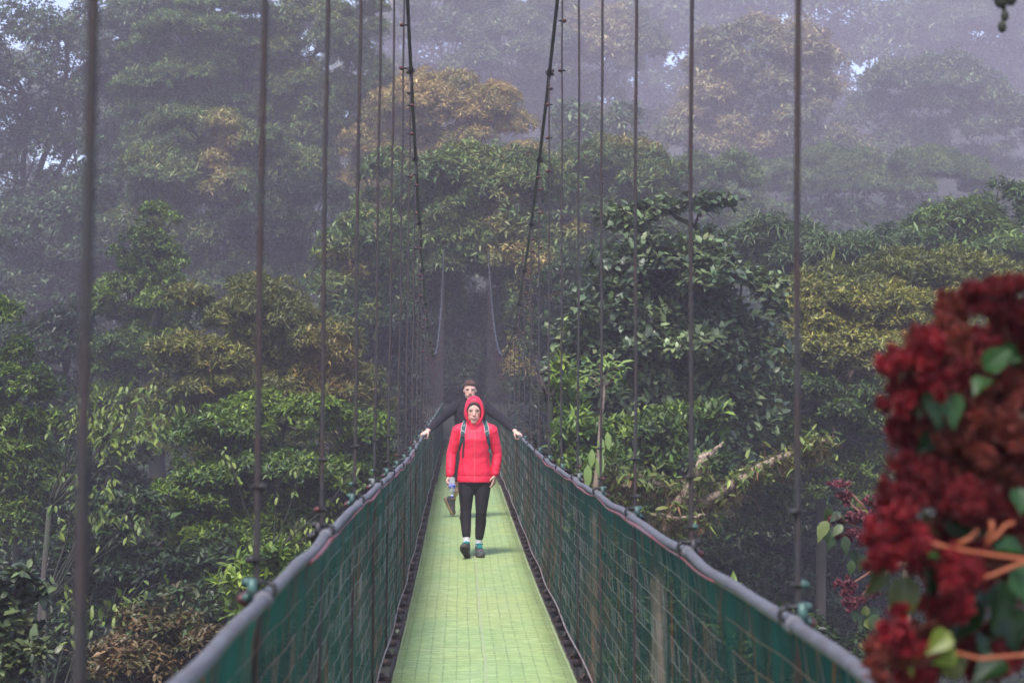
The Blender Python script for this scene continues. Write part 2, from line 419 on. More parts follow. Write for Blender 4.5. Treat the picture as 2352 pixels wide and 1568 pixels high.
    # hangers with their clips
    for y in HY:
        for sd in (-1, 1):
            zt = float(cabz(y)); zb = float(deckz(y))-.09; zr = float(railz(y, sd)); xt = float(cabx(zt, sd))
            A = np.array([xt, y, zt]); B = np.array([sd*.70, y, zb]); K = np.array([sd*(HX+.016), y, zr])
            B = K+(K-A)/np.linalg.norm(K-A)*(zr-zb)*1.0; A2 = A
            m = MB(); n = 14
            t = np.linspace(0, 1, n)[:, None]
            line = A2*(1-t)+B*t; wob = .003*np.sin(np.arange(n)*1.9+y); line[1:-1, 0] += wob[1:-1]
            m.tube(line, .0078, 7)
            d = (B-A)/np.linalg.norm(B-A)
            L2 = min(1.35, (zt-zr)*.55)
            m.tube([A+np.array([0, .012, .02]), A+d*.1+np.array([0, .017, 0]), A+d*L2+np.array([0, .014, 0])], .0068, 6)
            # lower return loop above the rail
            m.tube([K+np.array([0, .013, -.03]), K-d*.15+np.array([0, .015, 0]), K-d*.38+np.array([0, .012, 0])], .006, 6)
            hg = m.build('hanger_cable', M['rope'], root, origin=og)
            sl_ = float(cabz(y+.1)-cabz(y-.1))/.2
            def one(name, *a):
                c = MB(); clip_shape(c, *a); c.build(name, M['clip'], hg, smooth=False, origin=og)
            one('cable_clip', A, (0, 1, sl_), 1.25, (.045, .032, .034), sd)
            c = MB(); c.tube([A+np.array([0, -.05, -.05*sl_]), A+np.array([0, .05, .05*sl_])], .023, 8, C=(.05, .036, .036)); c.build('cable_sleeve', M['clip'], hg, origin=og)
            q = random.random()
            for f in ((.12, .22, .42, .68) if q > .3 else (.1, .3, .6)):
                dd = L2*(f+random.uniform(-.03, .03))
                one('cable_clip', A+d*dd+np.array([0, .006, 0]), d, .95, random.choice([RED, RED, (.08, .045, .045)]), sd*random.choice([1, -1]))
            K2 = K+np.array([-sd*.012, 0, 0])
            cl = random.choice([TEAL, TEAL, DARK, (.16, .18, .17)]); cl2 = random.choice([RED, DARK, (.16, .035, .03)])
            one('rail_clip', K2+np.array([0, -.005, .02]), (0, 1, 0), 1.25, cl, sd)
            one('rail_clip', K2+np.array([sd*.012, .045, -.005]), d, 1.35, cl2, sd)
            if y < 3.5: continue
            one('rail_clip', K-d*.09, d, .7, random.choice([DARK, TEAL, RED]), sd)
            one('rail_clip', K-d*.26, d, .62, DARK, -sd)
    # side nets: shade cloth and wire mesh
    for sd in (-1, 1):
        yy = np.arange(-2, 54, .16); k = np.linspace(0, 1, 15)
        Z1 = railz(yy, sd)-.007*sagpos(yy)-.01; Z0 = deckz(yy)+.0
        P = np.zeros((len(yy), 15, 3)); C = np.zeros((len(yy), 15, 3))
        for j, kk in enumerate(k):
            bul = (.02*math.sin(kk*math.pi))+.008*np.sin(yy*3.3+kk*5)+.008*np.sin(yy*8+kk*3)
            P[:, j, 0] = sd*(HX+.004+.022*(kk)+bul*.8*(1 if 0 < j < 14 else 0)); P[:, j, 1] = yy; P[:, j, 2] = Z1*(1-kk)+Z0*kk
            nr = np.clip((14-yy)/9, 0, 1)
            C[:, j] = ((.03 if kk < .14 else .17+.24*nr*(1 if sd > 0 else .55))*np.clip((60-yy)/40, .2, 1))[:, None]
        m = MB(); m.grid(P, C.reshape(-1, 3))
        m.build('side_net', M['cloth'], root, origin=og)
        m = MB()
        rows = np.arange(0, 1.13, .085); cols = np.arange(1.6, 34, .085)
        def pt(y, h):
            z1 = railz(y, sd)-.007*sagpos(y); z0 = deckz(y)+.015; hh = h/1.12
            return np.stack([sd*(HX-.004+.022*(1-hh)+.014*np.sin(hh*np.pi)+.003*np.sin(y*9+h*7)), y, z0+(z1-z0)*hh], -1)
        C1, C2 = np.array([.23, .25, .22]), np.array([.22, .09, .045])
        for i, h in enumerate(rows):
            off = .0425*(i % 2)
            ya = cols+off+rng.normal(0, .004, len(cols)); a = pt(ya[:-1], np.full(len(ya)-1, h)+.006*np.sin(ya[:-1]*2)); b = pt(ya[1:], np.full(len(ya)-1, h)+.006*np.sin(ya[1:]*2))
            rr = (np.sin(ya[:-1]*1.3+h*2)*.5+.5)**2*.9
            rr = np.clip(rr+rng.normal(0, .2, len(rr)), 0, 1)[:, None]
            m.segs(a, b, .0014, C1*(1-rr)+C2*rr)
            if i+1 < len(rows):
                h2 = rows[i+1]; yb = cols+.0425*((i+1) % 2)
                c_ = pt(yb, np.full(len(yb), h2)); a_ = pt(cols+off, np.full(len(cols), h))
                keep = rng.random(len(cols)) > .55
                rr = np.clip((np.sin(cols*1.3+h*2)*.5+.5)**2+rng.normal(0, .25, len(cols)), 0, 1)[:, None]
                m.segs(a_[keep], c_[keep], .0010, (C1*(1-rr)+C2*rr)[keep])
        m.build('wire_mesh', mat('mesh_wire', tint=True, rough=.5, metal=.2), root, smooth=False, origin=og)
    # far end: portal under the trees
    m = MB()
    zt = float(cabz(55.5))
    for sd in (-1, 1):
        m.tube([(sd*4.2, 55.6, -5), (sd*.72, 55.6, zt+.2)], .11, 8)
    m.box((0, 55.6, zt+.12), (1.9, .2, .2)); m.box((0, 57, float(deckz(56))-.2), (1.9, 5.2, .3))
    m.build('portal_frame', M['steel'], root, smooth=False, origin=og)
M['cloth'] = mat_cloth()
build_bridge()
# ------------------------------------------------------------------ foliage
DENS = 2.0
def unit(a): return a/np.maximum(np.linalg.norm(a, axis=-1, keepdims=True), 1e-9)

def put_leaves(m, P, D, U, L, Wd, C, shape='d', droop=.18):
    """leaf blades: base P, direction D, upper side U, length L, width Wd"""
    D = unit(D); U = unit(U-D*np.sum(U*D, -1, keepdims=True)); Sd = np.cross(D, U)
    L = L[:, None]; Wd = Wd[:, None]; n = len(P)
    if shape == 'd':
        l = P+D*L*.42+Sd*Wd*.5+U*Wd*.18; r = P+D*L*.42-Sd*Wd*.5+U*Wd*.18; tip = P+D*L-U*L*droop
        V = np.stack([P, l, tip, r], 1).reshape(-1, 3); b = np.arange(n)[:, None]*4
        m.add(V, T=np.concatenate([b+np.array([[0, 2, 1]]), b+np.array([[0, 3, 2]])]), C=np.repeat(C, 4, 0))
    else:
        a = P+D*L*.5+U*L*.02; tip = P+D*L-U*L*droop
        f = {'o': (.28, .42, .72, .40), 'b': (.22, .46, .62, .47)}[shape]
        v = [P]
        for sg in (1, -1):
            v.append(P+D*L*f[0]+Sd*Wd*f[1]*sg+U*Wd*.14)
            v.append(P+D*L*f[2]+Sd*Wd*f[3]*sg+U*(Wd*.14-L*droop*.45))
        v += [tip, P+D*L*.3+U*L*.01, P+D*L*.7-U*L*droop*.4]
        V = np.stack(v, 1).reshape(-1, 3); b = np.arange(n)[:, None]*8
        T = [b+np.array([q]) for q in ([0, 6, 1], [0, 3, 6], [2, 7, 5], [4, 5, 7])]
        Q = [b+np.array([q]) for q in ([1, 6, 7, 2], [3, 4, 7, 6])]
        m.add(V, T=np.concatenate(T), Q=np.concatenate(Q), C=np.repeat(C, 8, 0))

def rosettes(m, P, A, st, C):
    """whorls of leaves at P facing A"""
    n = len(P); k = st['k']
    A = unit(A); ref = np.where(np.abs(A[:, 2:3]) > .9, np.array([[1., 0, 0]]), np.array([[0, 0, 1.]]))
    u = unit(np.cross(A, ref)); v = np.cross(A, u)
    ph = (np.arange(k)[None]*2.4+rng.random((n, 1))*6.28+rng.normal(0, .25, (n, k)))
    th = np.clip(rng.normal(st.get('open', 62), 18, (n, k)), 8, 105)*np.pi/180
    D = np.cos(th)[..., None]*A[:, None]+np.sin(th)[..., None]*(np.cos(ph)[..., None]*u[:, None]+np.sin(ph)[..., None]*v[:, None])
    D[..., 2] -= st.get('hang', .12); D = unit(D)
    U = A[:, None]+np.array([0, 0, .35])-0*D
    L = st['L']*np.exp(rng.normal(0, .22, (n, k)))
    cc = C[:, None]*np.exp(rng.normal(0, .3, (n, k, 1)))*np.exp(rng.normal(0, .04, (n, k, 3)))
    base = P[:, None]+rng.normal(0, st['L']*.28, (n, k, 3))
    keep = rng.random((n, k)) > .1
    put_leaves(m, base[keep], D[keep], np.broadcast_to(U, D.shape)[keep], L[keep], L[keep]*st['w'], np.clip(cc[keep], 0, 1), st.get('shape', 'd'), st.get('droop', .18))

def pal(*c):
    c = np.array(c, float); g = c.mean()
    return np.clip(g+(c-g)*1.12, .004, 1)*1.28
ST = {  # leaf length, width ratio, leaves per whorl, colours old, new, share of new
 'green':  dict(L=.092, w=.42, k=7, old=pal(.030, .058, .012), new=pal(.115, .165, .022), share=.5),
 'olive':  dict(L=.12, w=.26, k=8, old=pal(.060, .075, .022), new=pal(.140, .150, .035), share=.5, open=55),
 'orange': dict(L=.12, w=.26, k=7, old=pal(.12, .12, .035), new=pal(.27, .165, .045), share=.6, open=60),
 'ridge':  dict(L=.18, w=.30, k=7, old=pal(.050, .085, .030), new=pal(.105, .150, .040), share=.5, open=60, hang=.22),
 'ridgeor':dict(L=.19, w=.28, k=7, old=pal(.13, .13, .045), new=pal(.32, .235, .09), share=.62, open=60, hang=.2),
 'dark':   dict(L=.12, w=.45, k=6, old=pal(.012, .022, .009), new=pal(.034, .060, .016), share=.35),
 'broad':  dict(L=.14, w=.56, k=5, old=pal(.032, .050, .026), new=pal(.13, .165, .07), share=.28, shape='b', open=58, hang=.05, gloss=1),
 'lime':   dict(L=.20, w=.44, k=5, old=pal(.065, .10, .022), new=pal(.17, .21, .045), share=.6, shape='o', open=75, hang=.45, droop=.25),
 'rhodo':  dict(L=.13, w=.34, k=9, old=pal(.055, .10, .022), new=pal(.19, .25, .045), share=.5, shape='o', open=52, hang=.0),
 'yellow': dict(L=.11, w=.36, k=6, old=pal(.08, .10, .028), new=pal(.22, .20, .042), share=.55),
 'rust':   dict(L=.075, w=.4, k=6, old=pal(.04, .07, .025), new=pal(.13, .08, .04), share=.36),
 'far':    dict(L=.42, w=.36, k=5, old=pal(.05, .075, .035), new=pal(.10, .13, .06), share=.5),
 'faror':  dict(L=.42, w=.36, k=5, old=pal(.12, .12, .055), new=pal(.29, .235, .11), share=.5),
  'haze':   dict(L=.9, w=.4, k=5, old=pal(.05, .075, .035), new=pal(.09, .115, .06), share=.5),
 'lace':   dict(L=.21, w=.5, k=5, old=pal(.035, .055, .03), new=pal(.07, .11, .045), share=.4),
 'corner': dict(L=.085, w=.5, k=5, old=pal(.020, .032, .016), new=pal(.10, .12, .05), share=.4, shape='b', gloss=1),
 'fern':   dict(L=.20, w=.16, k=9, old=pal(.05, .08, .035), new=pal(.085, .12, .05), share=.5, open=70, hang=.2),
}

def blob_pads(c, r, n, flat=.42, rel=.36, top=-.35):
    """pads of foliage spread over an ellipsoid: c centre, r radii"""
    out = []
    for i in range(n):
        z = rng.uniform(top, .98); a = rng.uniform(0, 2*np.pi)
        if rng.random() < .6 and math.sin(a) > .2: a = -a          # a crown is modelled more closely on the valley side
        q = math.sqrt(max(0, 1-z*z)); f = rng.uniform(.62, .93)
        p = c+np.array([q*math.cos(a), q*math.sin(a), z])*r*f
        s = rel*rng.uniform(.7, 1.25)
        out.append((p, np.array([s*r[0], s*max(r[1], r[0]*.6), s*flat*(r[0]+r[2])*.8])))
    return out

def foliage(m, pads, st, dens, young=None, patch=None):
    """whorls over every pad; patch(P) -> 0..1 mixes in the other style's colours"""
    s = ST[st]
    for c, r in pads:
        area = 2*np.pi*r[0]*r[1]*1.2+np.pi*(r[0]+r[1])*r[2]
        n = max(6, int(dens*DENS*rng.uniform(.45, 1.25)*area/(s['L']**2*s['w']*s['k'])))
        z = rng.uniform(-.35, 1, n); a = rng.uniform(0, 2*np.pi, n); q = np.sqrt(1-z*z)
        nrm = np.stack([q*np.cos(a), q*np.sin(a), z], -1)
        f = 1-np.abs(rng.normal(0, .20, n))+.13*np.sin(nrm[:, 0]*7+c[0]*3)+.08*np.sin(nrm[:, 1]*9+c[2]*5)
        P = c+nrm*r*f[:, None]
        P[:, 2] -= (q*q)*r[2]*.25
        ok = ~((np.abs(P[:, 0]) < 1.15) & (P[:, 1] < 52) & (P[:, 2] < 5.5))          # nothing grows over the bridge deck
        P, nrm, z = P[ok], nrm[ok], z[ok]; n = len(P)
        if not n: continue
        A = unit(nrm*np.array([.75, .75, .6])+np.array([0, 0, .75])+rng.normal(0, .18, (n, 3)))
        pn = np.sin(P[:, 0]*1.9+1.3)*np.sin(P[:, 1]*1.7)+np.sin(P[:, 2]*2.3+P[:, 0])
        w = np.clip(s['share']+.25*pn+rng.normal(0, .28, n)+.25*(z-.3), 0, 1)[:, None]
        C = s['old']*(1-w)+s['new']*w
        if patch is not None:
            g, st2 = patch; s2 = ST[st2]; f2 = np.clip(g(P)+rng.normal(0, .22, n), 0, 1)[:, None]
            C = C*(1-f2)+(s2['old']*(1-w)+s2['new']*w)*f2
        rosettes(m, P, A, s, C)

def limb(m, a, b, r0, r1, bend=.12, n=7, C=None):
    a = np.array(a, float); b = np.array(b, float); L = np.linalg.norm(b-a)
    t = np.linspace(0, 1, n)[:, None]; o = rng.normal(0, bend*L, 3); o2 = rng.normal(0, bend*L*.5, 3)
    P = a*(1-t)+b*t+o*np.sin(t*np.pi)*.6+o2*np.sin(t*2*np.pi)*.5
    m.tube(P, r0+(r1-r0)*t[:, 0]**.8, 7, C=C)
    return P

def tree(label, Y, blobs, st, dens=1.25, name='tree', cat='tree', npad=16, flat=.42, rel=.36, depth=.75, tr=None, patch=None, group=None, base=None, bark='bark', top=-.35, limbs=9, leafmat=None, parts=None, twigs=0, skirt=True):
    """blobs: (px, py, half width, half height[, dY]) of parts of the crown as seen from the bridge at distance Y"""
    pads = []; cs = []
    for b in blobs:
        y = Y+(b[4] if len(b) > 4 else 0); s = FPX/y
        c = np.array(at(b[0], b[1], y)); r = np.array([b[2]/s, depth*max(b[2], b[3])/s, b[3]/s])
        cs.append((c, r)); k = max(4, int(npad*(b[2]*b[3])/(blobs[0][2]*blobs[0][3])))
        pads += blob_pads(c, r, k, flat, rel*(1 if k > 6 else 1.3), top)
    mc = np.mean([c for c, r in cs], 0)
    if skirt:                                       # lower boughs that close the crown towards the ground
        for c, r in cs:
            for j in range(2):
                c2 = c-np.array([0, -.35*r[1], (1.25+1.1*j)*max(r[2], .5*r[0])]); pads += blob_pads(c2, r*np.array([.95-.12*j, .8, 1.0])*np.array([1, 1, max(1, .55*r[0]/r[2])]), max(3, npad//3), .5, .5, -.8)
    bx, by = (mc[0], mc[1]+.3) if base is None else base
    bz = float(terr(bx, by)); root = empty(name, (bx, by, bz), label, cat, group)
    og = np.array((bx, by, bz))
    H = mc[2]-bz; tr = min(tr or 1, max(.06, .016*H+.02), .3 if Y > 40 else .11)
    m = MB(); foliage(m, pads, st, dens, patch=patch)
    m.build('crown', leafmat or (M['glossleaf'] if ST[st].get('gloss') else M['leaf']), root, smooth=False, origin=og)
    m = MB()
    c0, r0 = cs[0]; fork = np.array([bx+(mc[0]-bx)*.7, by, bz+max(.35*H, H-1.6*r0[2])])
    limb(m, (bx, by, bz-.3), fork, tr*1.25, tr*.8, .03, 9)
    for c, r in cs:
        P = limb(m, fork, c-np.array([0, 0, .35])*r, tr*.7, tr*.3, .06)
    order = rng.permutation(len(pads))[:limbs*len(cs)]
    for i in order if limbs else []:
        p, r = pads[i]; j = int(np.argmin([np.linalg.norm(p-c) for c, _ in cs])); c = cs[j][0]-np.array([0, 0, .35])*cs[j][1]
        P = limb(m, c if rng.random() > .3 else fork*.3+c*.7, p-np.array([0, 0, r[2]*.3]), tr*.28, .012, .1)
    for _ in range(twigs):
        p, r = pads[rng.integers(len(pads))]; d = rng.normal(0, 1, 3); d[2] = abs(d[2])*.3; d[1] = -abs(d[1]); d = d/np.linalg.norm(d)
        limb(m, p, p+d*r*1.7, .014, .004, .15)
    m.build('trunk', M[bark], root, origin=og)
    return root, pads, og

TREES_START = True
def forest():
    # ---- hazy far slope, top of the picture
    FAR = 'trees on the far misty slope'
    xs = [(980, 60, 150, 120, 96), (1180, 30, 150, 120, 100), (1120, 220, 170, 110, 88), (1330, 250, 130, 120, 84),
          (2250, 60, 150, 120, 120), (2050, 20, 150, 90, 130), (1480, 10, 140, 80, 118), (860, 10, 120, 90, 100)]
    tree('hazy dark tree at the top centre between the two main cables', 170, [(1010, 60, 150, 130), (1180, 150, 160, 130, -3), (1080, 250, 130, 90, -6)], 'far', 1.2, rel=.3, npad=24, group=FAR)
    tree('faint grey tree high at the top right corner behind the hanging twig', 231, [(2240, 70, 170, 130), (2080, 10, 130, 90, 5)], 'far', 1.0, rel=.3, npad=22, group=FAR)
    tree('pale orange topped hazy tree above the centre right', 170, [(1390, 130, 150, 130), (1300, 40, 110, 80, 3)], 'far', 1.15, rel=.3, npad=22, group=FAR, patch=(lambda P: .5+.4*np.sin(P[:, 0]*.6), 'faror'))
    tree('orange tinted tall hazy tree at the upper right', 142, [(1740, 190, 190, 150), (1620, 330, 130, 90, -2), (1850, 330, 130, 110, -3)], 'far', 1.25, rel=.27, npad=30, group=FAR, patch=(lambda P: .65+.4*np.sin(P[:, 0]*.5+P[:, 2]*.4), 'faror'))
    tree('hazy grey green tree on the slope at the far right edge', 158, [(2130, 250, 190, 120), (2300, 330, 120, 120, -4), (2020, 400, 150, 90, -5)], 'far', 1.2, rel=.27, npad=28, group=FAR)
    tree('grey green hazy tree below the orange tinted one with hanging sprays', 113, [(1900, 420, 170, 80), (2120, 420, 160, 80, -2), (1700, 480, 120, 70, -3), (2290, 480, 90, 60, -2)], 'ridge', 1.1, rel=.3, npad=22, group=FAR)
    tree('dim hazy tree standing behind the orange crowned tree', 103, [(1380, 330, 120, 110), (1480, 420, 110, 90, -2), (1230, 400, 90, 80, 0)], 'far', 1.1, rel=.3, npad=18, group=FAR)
    tree('dim green hazy tree filling the gap at the right of the ridge', 86, [(1640, 400, 110, 80), (1760, 560, 120, 60, -4)], 'ridge', 1.1, rel=.3, npad=18, group=FAR)
    BK = 'faint trees on the skyline in the mist'
    for lab, bl in (('faintest tree on the misty skyline above the orange tinted one', [(1600, 60, 190, 110), (1780, 30, 170, 100), (1520, 180, 140, 110)]), ('faint wide tree on the misty skyline at the upper right', [(2030, 120, 190, 110), (2200, 60, 170, 110), (1930, 220, 150, 100)]),
                    ('faint tree on the misty skyline right of the right main cable', [(1330, 90, 190, 110), (1240, 200, 150, 110), (1450, 60, 130, 100)]), ('faint tree on the misty skyline at the right picture edge', [(2320, 180, 170, 110), (2300, 330, 170, 110), (2120, 320, 150, 100)]),
                    ('faint tree on the misty skyline above the left main cable', [(1000, 40, 190, 110), (880, 140, 150, 110), (1120, 120, 130, 120)])):
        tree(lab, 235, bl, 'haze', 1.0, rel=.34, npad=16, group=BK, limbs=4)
    # ---- ridge trees around the far end of the bridge
    RG = 'trees around the far end of the bridge'
    tree('large tree with yellow orange crown above the far end of the bridge', 78, [(1030, 270, 180, 105), (900, 330, 110, 90, 1), (1120, 360, 120, 75, -1)], 'ridgeor', 1.3, rel=.27, npad=34, group=RG, patch=(lambda P: .4*np.sin(P[:, 2]*1.5)-.2, 'ridge'), base=(-3.6, 80))
    tree('wide green tree leaning over the far end of the bridge', 50, [(1120, 430, 190, 90), (1080, 485, 100, 45, -1), (950, 430, 140, 90, 2), (1190, 560, 90, 70, -1)], 'ridge', 1.3, rel=.26, npad=34, group=RG, base=(3.2, 56), patch=(lambda P: np.clip(1-np.linalg.norm((P-np.array(at(1170, 480, 49)))/np.array([1.0, 4, .9]), axis=1), 0, 1)*1.3, 'ridgeor'))
    tree('green tree with an orange tipped rounded top right of the bridge', 62, [(1420, 400, 150, 75), (1330, 380, 90, 50, 1), (1480, 440, 90, 60, -1), (1300, 480, 100, 80, 0)], 'ridge', 1.3, rel=.27, npad=30, group=RG, patch=(lambda P: np.clip((P[:, 2]-at(1420, 375, 62).z)*1.1, 0, .9)*np.clip((P[:, 0]-at(1360, 380, 62).x)*1.2, 0, 1), 'ridgeor'))
    tree('thin tree with hanging sprays of orange leaves beside the far cable', 48, [(1220, 620, 80, 90), (1290, 560, 60, 80, 1), (1180, 520, 60, 50, 0)], 'ridge', .9, rel=.3, npad=16, group=RG, patch=(lambda P: .35+.4*np.sin(P[:, 2]*2+P[:, 0]*2), 'ridgeor'), base=(4.4, 50))
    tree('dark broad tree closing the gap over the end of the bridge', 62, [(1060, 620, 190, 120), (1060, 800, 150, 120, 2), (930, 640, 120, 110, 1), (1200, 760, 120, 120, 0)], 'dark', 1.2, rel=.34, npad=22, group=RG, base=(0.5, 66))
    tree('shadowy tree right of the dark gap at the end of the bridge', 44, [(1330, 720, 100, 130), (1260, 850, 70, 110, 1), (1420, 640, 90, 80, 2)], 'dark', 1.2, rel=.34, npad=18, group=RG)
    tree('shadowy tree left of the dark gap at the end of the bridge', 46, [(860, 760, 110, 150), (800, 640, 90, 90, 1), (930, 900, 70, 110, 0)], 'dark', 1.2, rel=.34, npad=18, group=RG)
    tree('green tree with orange sprig hanging left of the far cable', 45, [(800, 580, 85, 70), (860, 520, 80, 50, 1), (770, 660, 50, 40, -1), (900, 600, 50, 50, 1)], 'ridge', 1.1, rel=.3, npad=18, group=RG, patch=(lambda P: np.clip(1.2-np.linalg.norm((P-np.array(at(800, 610, 45)))/np.array([.7, 3, .5]), axis=1), 0, 1), 'ridgeor'), base=(-3.9, 48))
    # ---- upper left
    UL = 'tall trees at the upper left'
    tree('tall lacy tree against the bright mist at the upper left edge', 87, [(60, 160, 150, 170), (150, 40, 100, 80, 2), (170, 300, 90, 110, 1), (40, 380, 80, 100, 0)], 'lace', .42, rel=.3, npad=30, group=UL, tr=.34, limbs=16, base=(-23.2, 87.9))
    tree('tall dark thin crowned tree at the top left of the second cable', 90, [(330, 60, 120, 80), (290, 180, 90, 80, 0), (400, 160, 90, 80, 1)], 'lace', .7, rel=.32, npad=26, group=UL, tr=.25, limbs=14, base=(-18.9, 90.0))
    tree('tall tree with flat layered bright crown and mossy forked trunk', 81, [(440, 70, 120, 55), (520, 20, 120, 40, 1), (390, 190, 120, 50, 0), (560, 120, 90, 70, 1), (340, 110, 70, 50, 1)], 'ridge', 1.1, rel=.3, flat=.32, npad=20, group=UL, tr=.27, limbs=10, base=(-12.0, 82.5))
    tree('dark wide tree behind the sky gap at the upper left', 93, [(400, 240, 150, 55), (330, 330, 110, 60, -1), (640, 200, 100, 110, 1)], 'dark', 1.0, rel=.32, npad=20, group=UL, base=(-11.1, 96.0))
    tree('yellow green crowned tree at the top between two near cables', 82, [(720, 90, 120, 110), (820, 60, 80, 100, 1), (690, 210, 90, 80, 0), (860, 190, 60, 60, 1)], 'ridge', 1.25, rel=.27, npad=30, group=UL, patch=(lambda P: np.full(len(P), .18), 'yellow'), base=(-8.4, 85.5), tr=.25)
    tree('spreading tree with an orange streak in its crown left of centre', 72, [(460, 300, 130, 50), (400, 400, 140, 70, 0), (560, 350, 110, 70, 0), (640, 400, 120, 70, 1), (500, 440, 90, 90, -1)], 'ridge', 1.2, rel=.28, flat=.36, npad=20, group=UL, tr=.24, limbs=8, base=(-10.8, 74.1), patch=(lambda P: np.clip(1.25-np.linalg.norm((P-np.array(at(515, 370, 72)))/np.array([.95, 5, 2.2]), axis=1), 0, 1)*1.2, 'ridgeor'))
    tree('grey green hazy tree low at the left edge below the lacy one', 75, [(110, 560, 170, 110), (260, 470, 110, 90, 1), (60, 690, 110, 90, -1), (210, 380, 80, 60, 2)], 'lace', 1.05, rel=.28, npad=28, group=UL, base=(-19.5, 76.5))
    tree('hazy green tree behind the tall second cable at mid left', 70, [(720, 480, 110, 90), (620, 520, 100, 90, 0), (520, 560, 100, 70, 1)], 'dark', 1.1, rel=.3, npad=20, group=UL, base=(-7.5, 73.5))
    tree('dark hazy backing tree far behind the left trees', 125, [(560, 560, 210, 130), (780, 520, 170, 120), (350, 640, 190, 130), (900, 360, 110, 110)], 'far', .9, rel=.34, npad=16, group=UL, limbs=4)
    tree('dark hazy backing tree low at the far left', 110, [(150, 760, 220, 130), (420, 800, 190, 110)], 'far', .9, rel=.34, npad=16, group=UL, limbs=4)
    tree('dim backing tree at the top left between the two left cables', 118, [(480, 60, 230, 120), (250, 130, 150, 120), (700, 120, 150, 110)], 'far', .9, rel=.34, npad=16, group=UL, limbs=4)
    tree('faint hazy tree behind the lacy tree at the left edge', 150, [(40, 230, 150, 130), (170, 330, 140, 110)], 'far', .6, rel=.34, npad=16, group=UL, limbs=4)
    tree('hazy tall tree beyond the left picture edge', 84, [(-160, 120, 170, 150), (-260, 300, 150, 130)], 'lace', .8, rel=.3, npad=20, group=UL, tr=.3)
    tree('hazy grey tree low beyond the left picture edge', 60, [(-200, 560, 190, 140), (-380, 480, 160, 140)], 'lace', .9, rel=.3, npad=20, group=UL)
    # ---- left middle
    LM = 'trees on the left slope'
    tree('small leaved upright green tree between the two nearest left cables', 42, [(340, 590, 85, 85), (300, 700, 90, 90, 0), (360, 510, 55, 45, 0), (380, 640, 60, 60, -1), (330, 820, 110, 80, 0)], 'green', 1.15, rel=.3, npad=18, group=LM)
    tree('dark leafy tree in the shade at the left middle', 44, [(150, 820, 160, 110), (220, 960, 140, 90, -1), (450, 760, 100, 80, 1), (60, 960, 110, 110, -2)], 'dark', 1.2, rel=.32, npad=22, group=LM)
    tree('olive green layered tree with a rusty orange end by the left cables', 34, [(560, 720, 160, 90), (480, 820, 150, 70, -.5), (660, 780, 150, 70, 0), (770, 820, 90, 70, 0), (620, 680, 110, 50, .5), (540, 900, 150, 50, -.5), (820, 900, 80, 60, 0)], 'olive', 1.3, rel=.27, flat=.36, npad=20, group=LM, patch=(lambda P: np.clip(1.3-np.linalg.norm((P-np.array(at(765, 830, 34)))/np.array([.7, 3, .75]), axis=1), 0, 1), 'orange'))
    tree('bright green tree cut off by the left picture edge', 29, [(30, 880, 95, 120), (-40, 760, 90, 90, 0), (60, 1010, 100, 80, 0)], 'green', 1.2, rel=.3, npad=22, group=LM)
    tree('dense fresh green tree in flat terraces beside the left handrail', 27, [(650, 960, 180, 60), (500, 1010, 150, 60, -.5), (790, 1000, 110, 80, 0), (620, 1100, 200, 60, -1), (440, 1150, 130, 60, -1), (760, 1120, 110, 60, -.5), (560, 1240, 160, 55, -1.4), (840, 1060, 70, 90, .3)], 'green', 1.25, rel=.27, flat=.34, npad=18, group=LM)
    tree('dark green tree low under the terraced one', 25, [(420, 1290, 170, 70), (300, 1200, 130, 80, 0), (640, 1340, 150, 70, -.5), (180, 1320, 130, 90, 0), (500, 1420, 200, 90, -1), (200, 1480, 200, 90, -1)], 'dark', 1.2, rel=.3, npad=18, group=LM)
    tree('tall shaded tree in the dark hollow at the lower left', 33, [(120, 1130, 150, 110), (60, 1260, 120, 90, 0), (250, 1060, 100, 80, 0)], 'dark', 1.0, rel=.32, npad=20, group=LM)
    # ---- right side
    RM = 'trees on the right slope'
    tree('broad leaved dark tree with pale glossy leaves right of the bridge', 28, [(1560, 640, 170, 110), (1480, 520, 110, 80, .5), (1600, 500, 90, 70, .8), (1400, 720, 130, 90, -.3), (1700, 700, 100, 100, .4), (1520, 800, 180, 90, -.3), (1340, 780, 80, 60, 0), (1640, 880, 130, 70, .3)], 'broad', 1.15, rel=.28, flat=.5, npad=22, group=RM, twigs=8)
    tree('yellow green tree with golden top at the right behind the red flowers', 33, [(1990, 720, 180, 75), (1880, 680, 110, 60, .6), (2110, 700, 130, 70, .5), (1960, 820, 180, 80, -.5), (2180, 800, 120, 90, 0), (1850, 800, 90, 80, 0)], 'yellow', 1.25, rel=.27, flat=.36, npad=22, group=RM, patch=(lambda P: np.clip((at(1990, 770, 33).z-P[:, 2])*.9+.2, 0, .85), 'olive'), bark='palebark', twigs=10)
    tree('green tree with upright leaf tufts crossing under the golden one', 34, [(2050, 640, 160, 50), (2200, 640, 140, 60, .5), (1920, 640, 90, 40, 0)], 'olive', 1.2, rel=.3, npad=20, group=RM)
    tree('rounded pale crowned tree on the right ridge at the picture edge', 43, [(2200, 530, 130, 80), (2320, 500, 100, 90, .5), (2090, 570, 110, 50, -.5), (2290, 600, 120, 60, -1)], 'ridge', 1.25, rel=.27, npad=26, group=RM, twigs=6)
    tree('grey feathery leaved tree low on the right ridge', 40, [(1900, 590, 130, 45), (1790, 540, 90, 45, .6), (2000, 560, 90, 40, .3)], 'fern', 1.1, rel=.3, npad=20, group=RM)
    tree('shaded green tree below the golden one at the right', 30, [(1820, 930, 140, 70), (1960, 960, 120, 70, .3), (1740, 1010, 110, 60, 0), (2050, 900, 110, 60, .4)], 'green', 1.0, rel=.3, npad=18, group=RM, patch=(lambda P: np.full(len(P), .45), 'dark'))
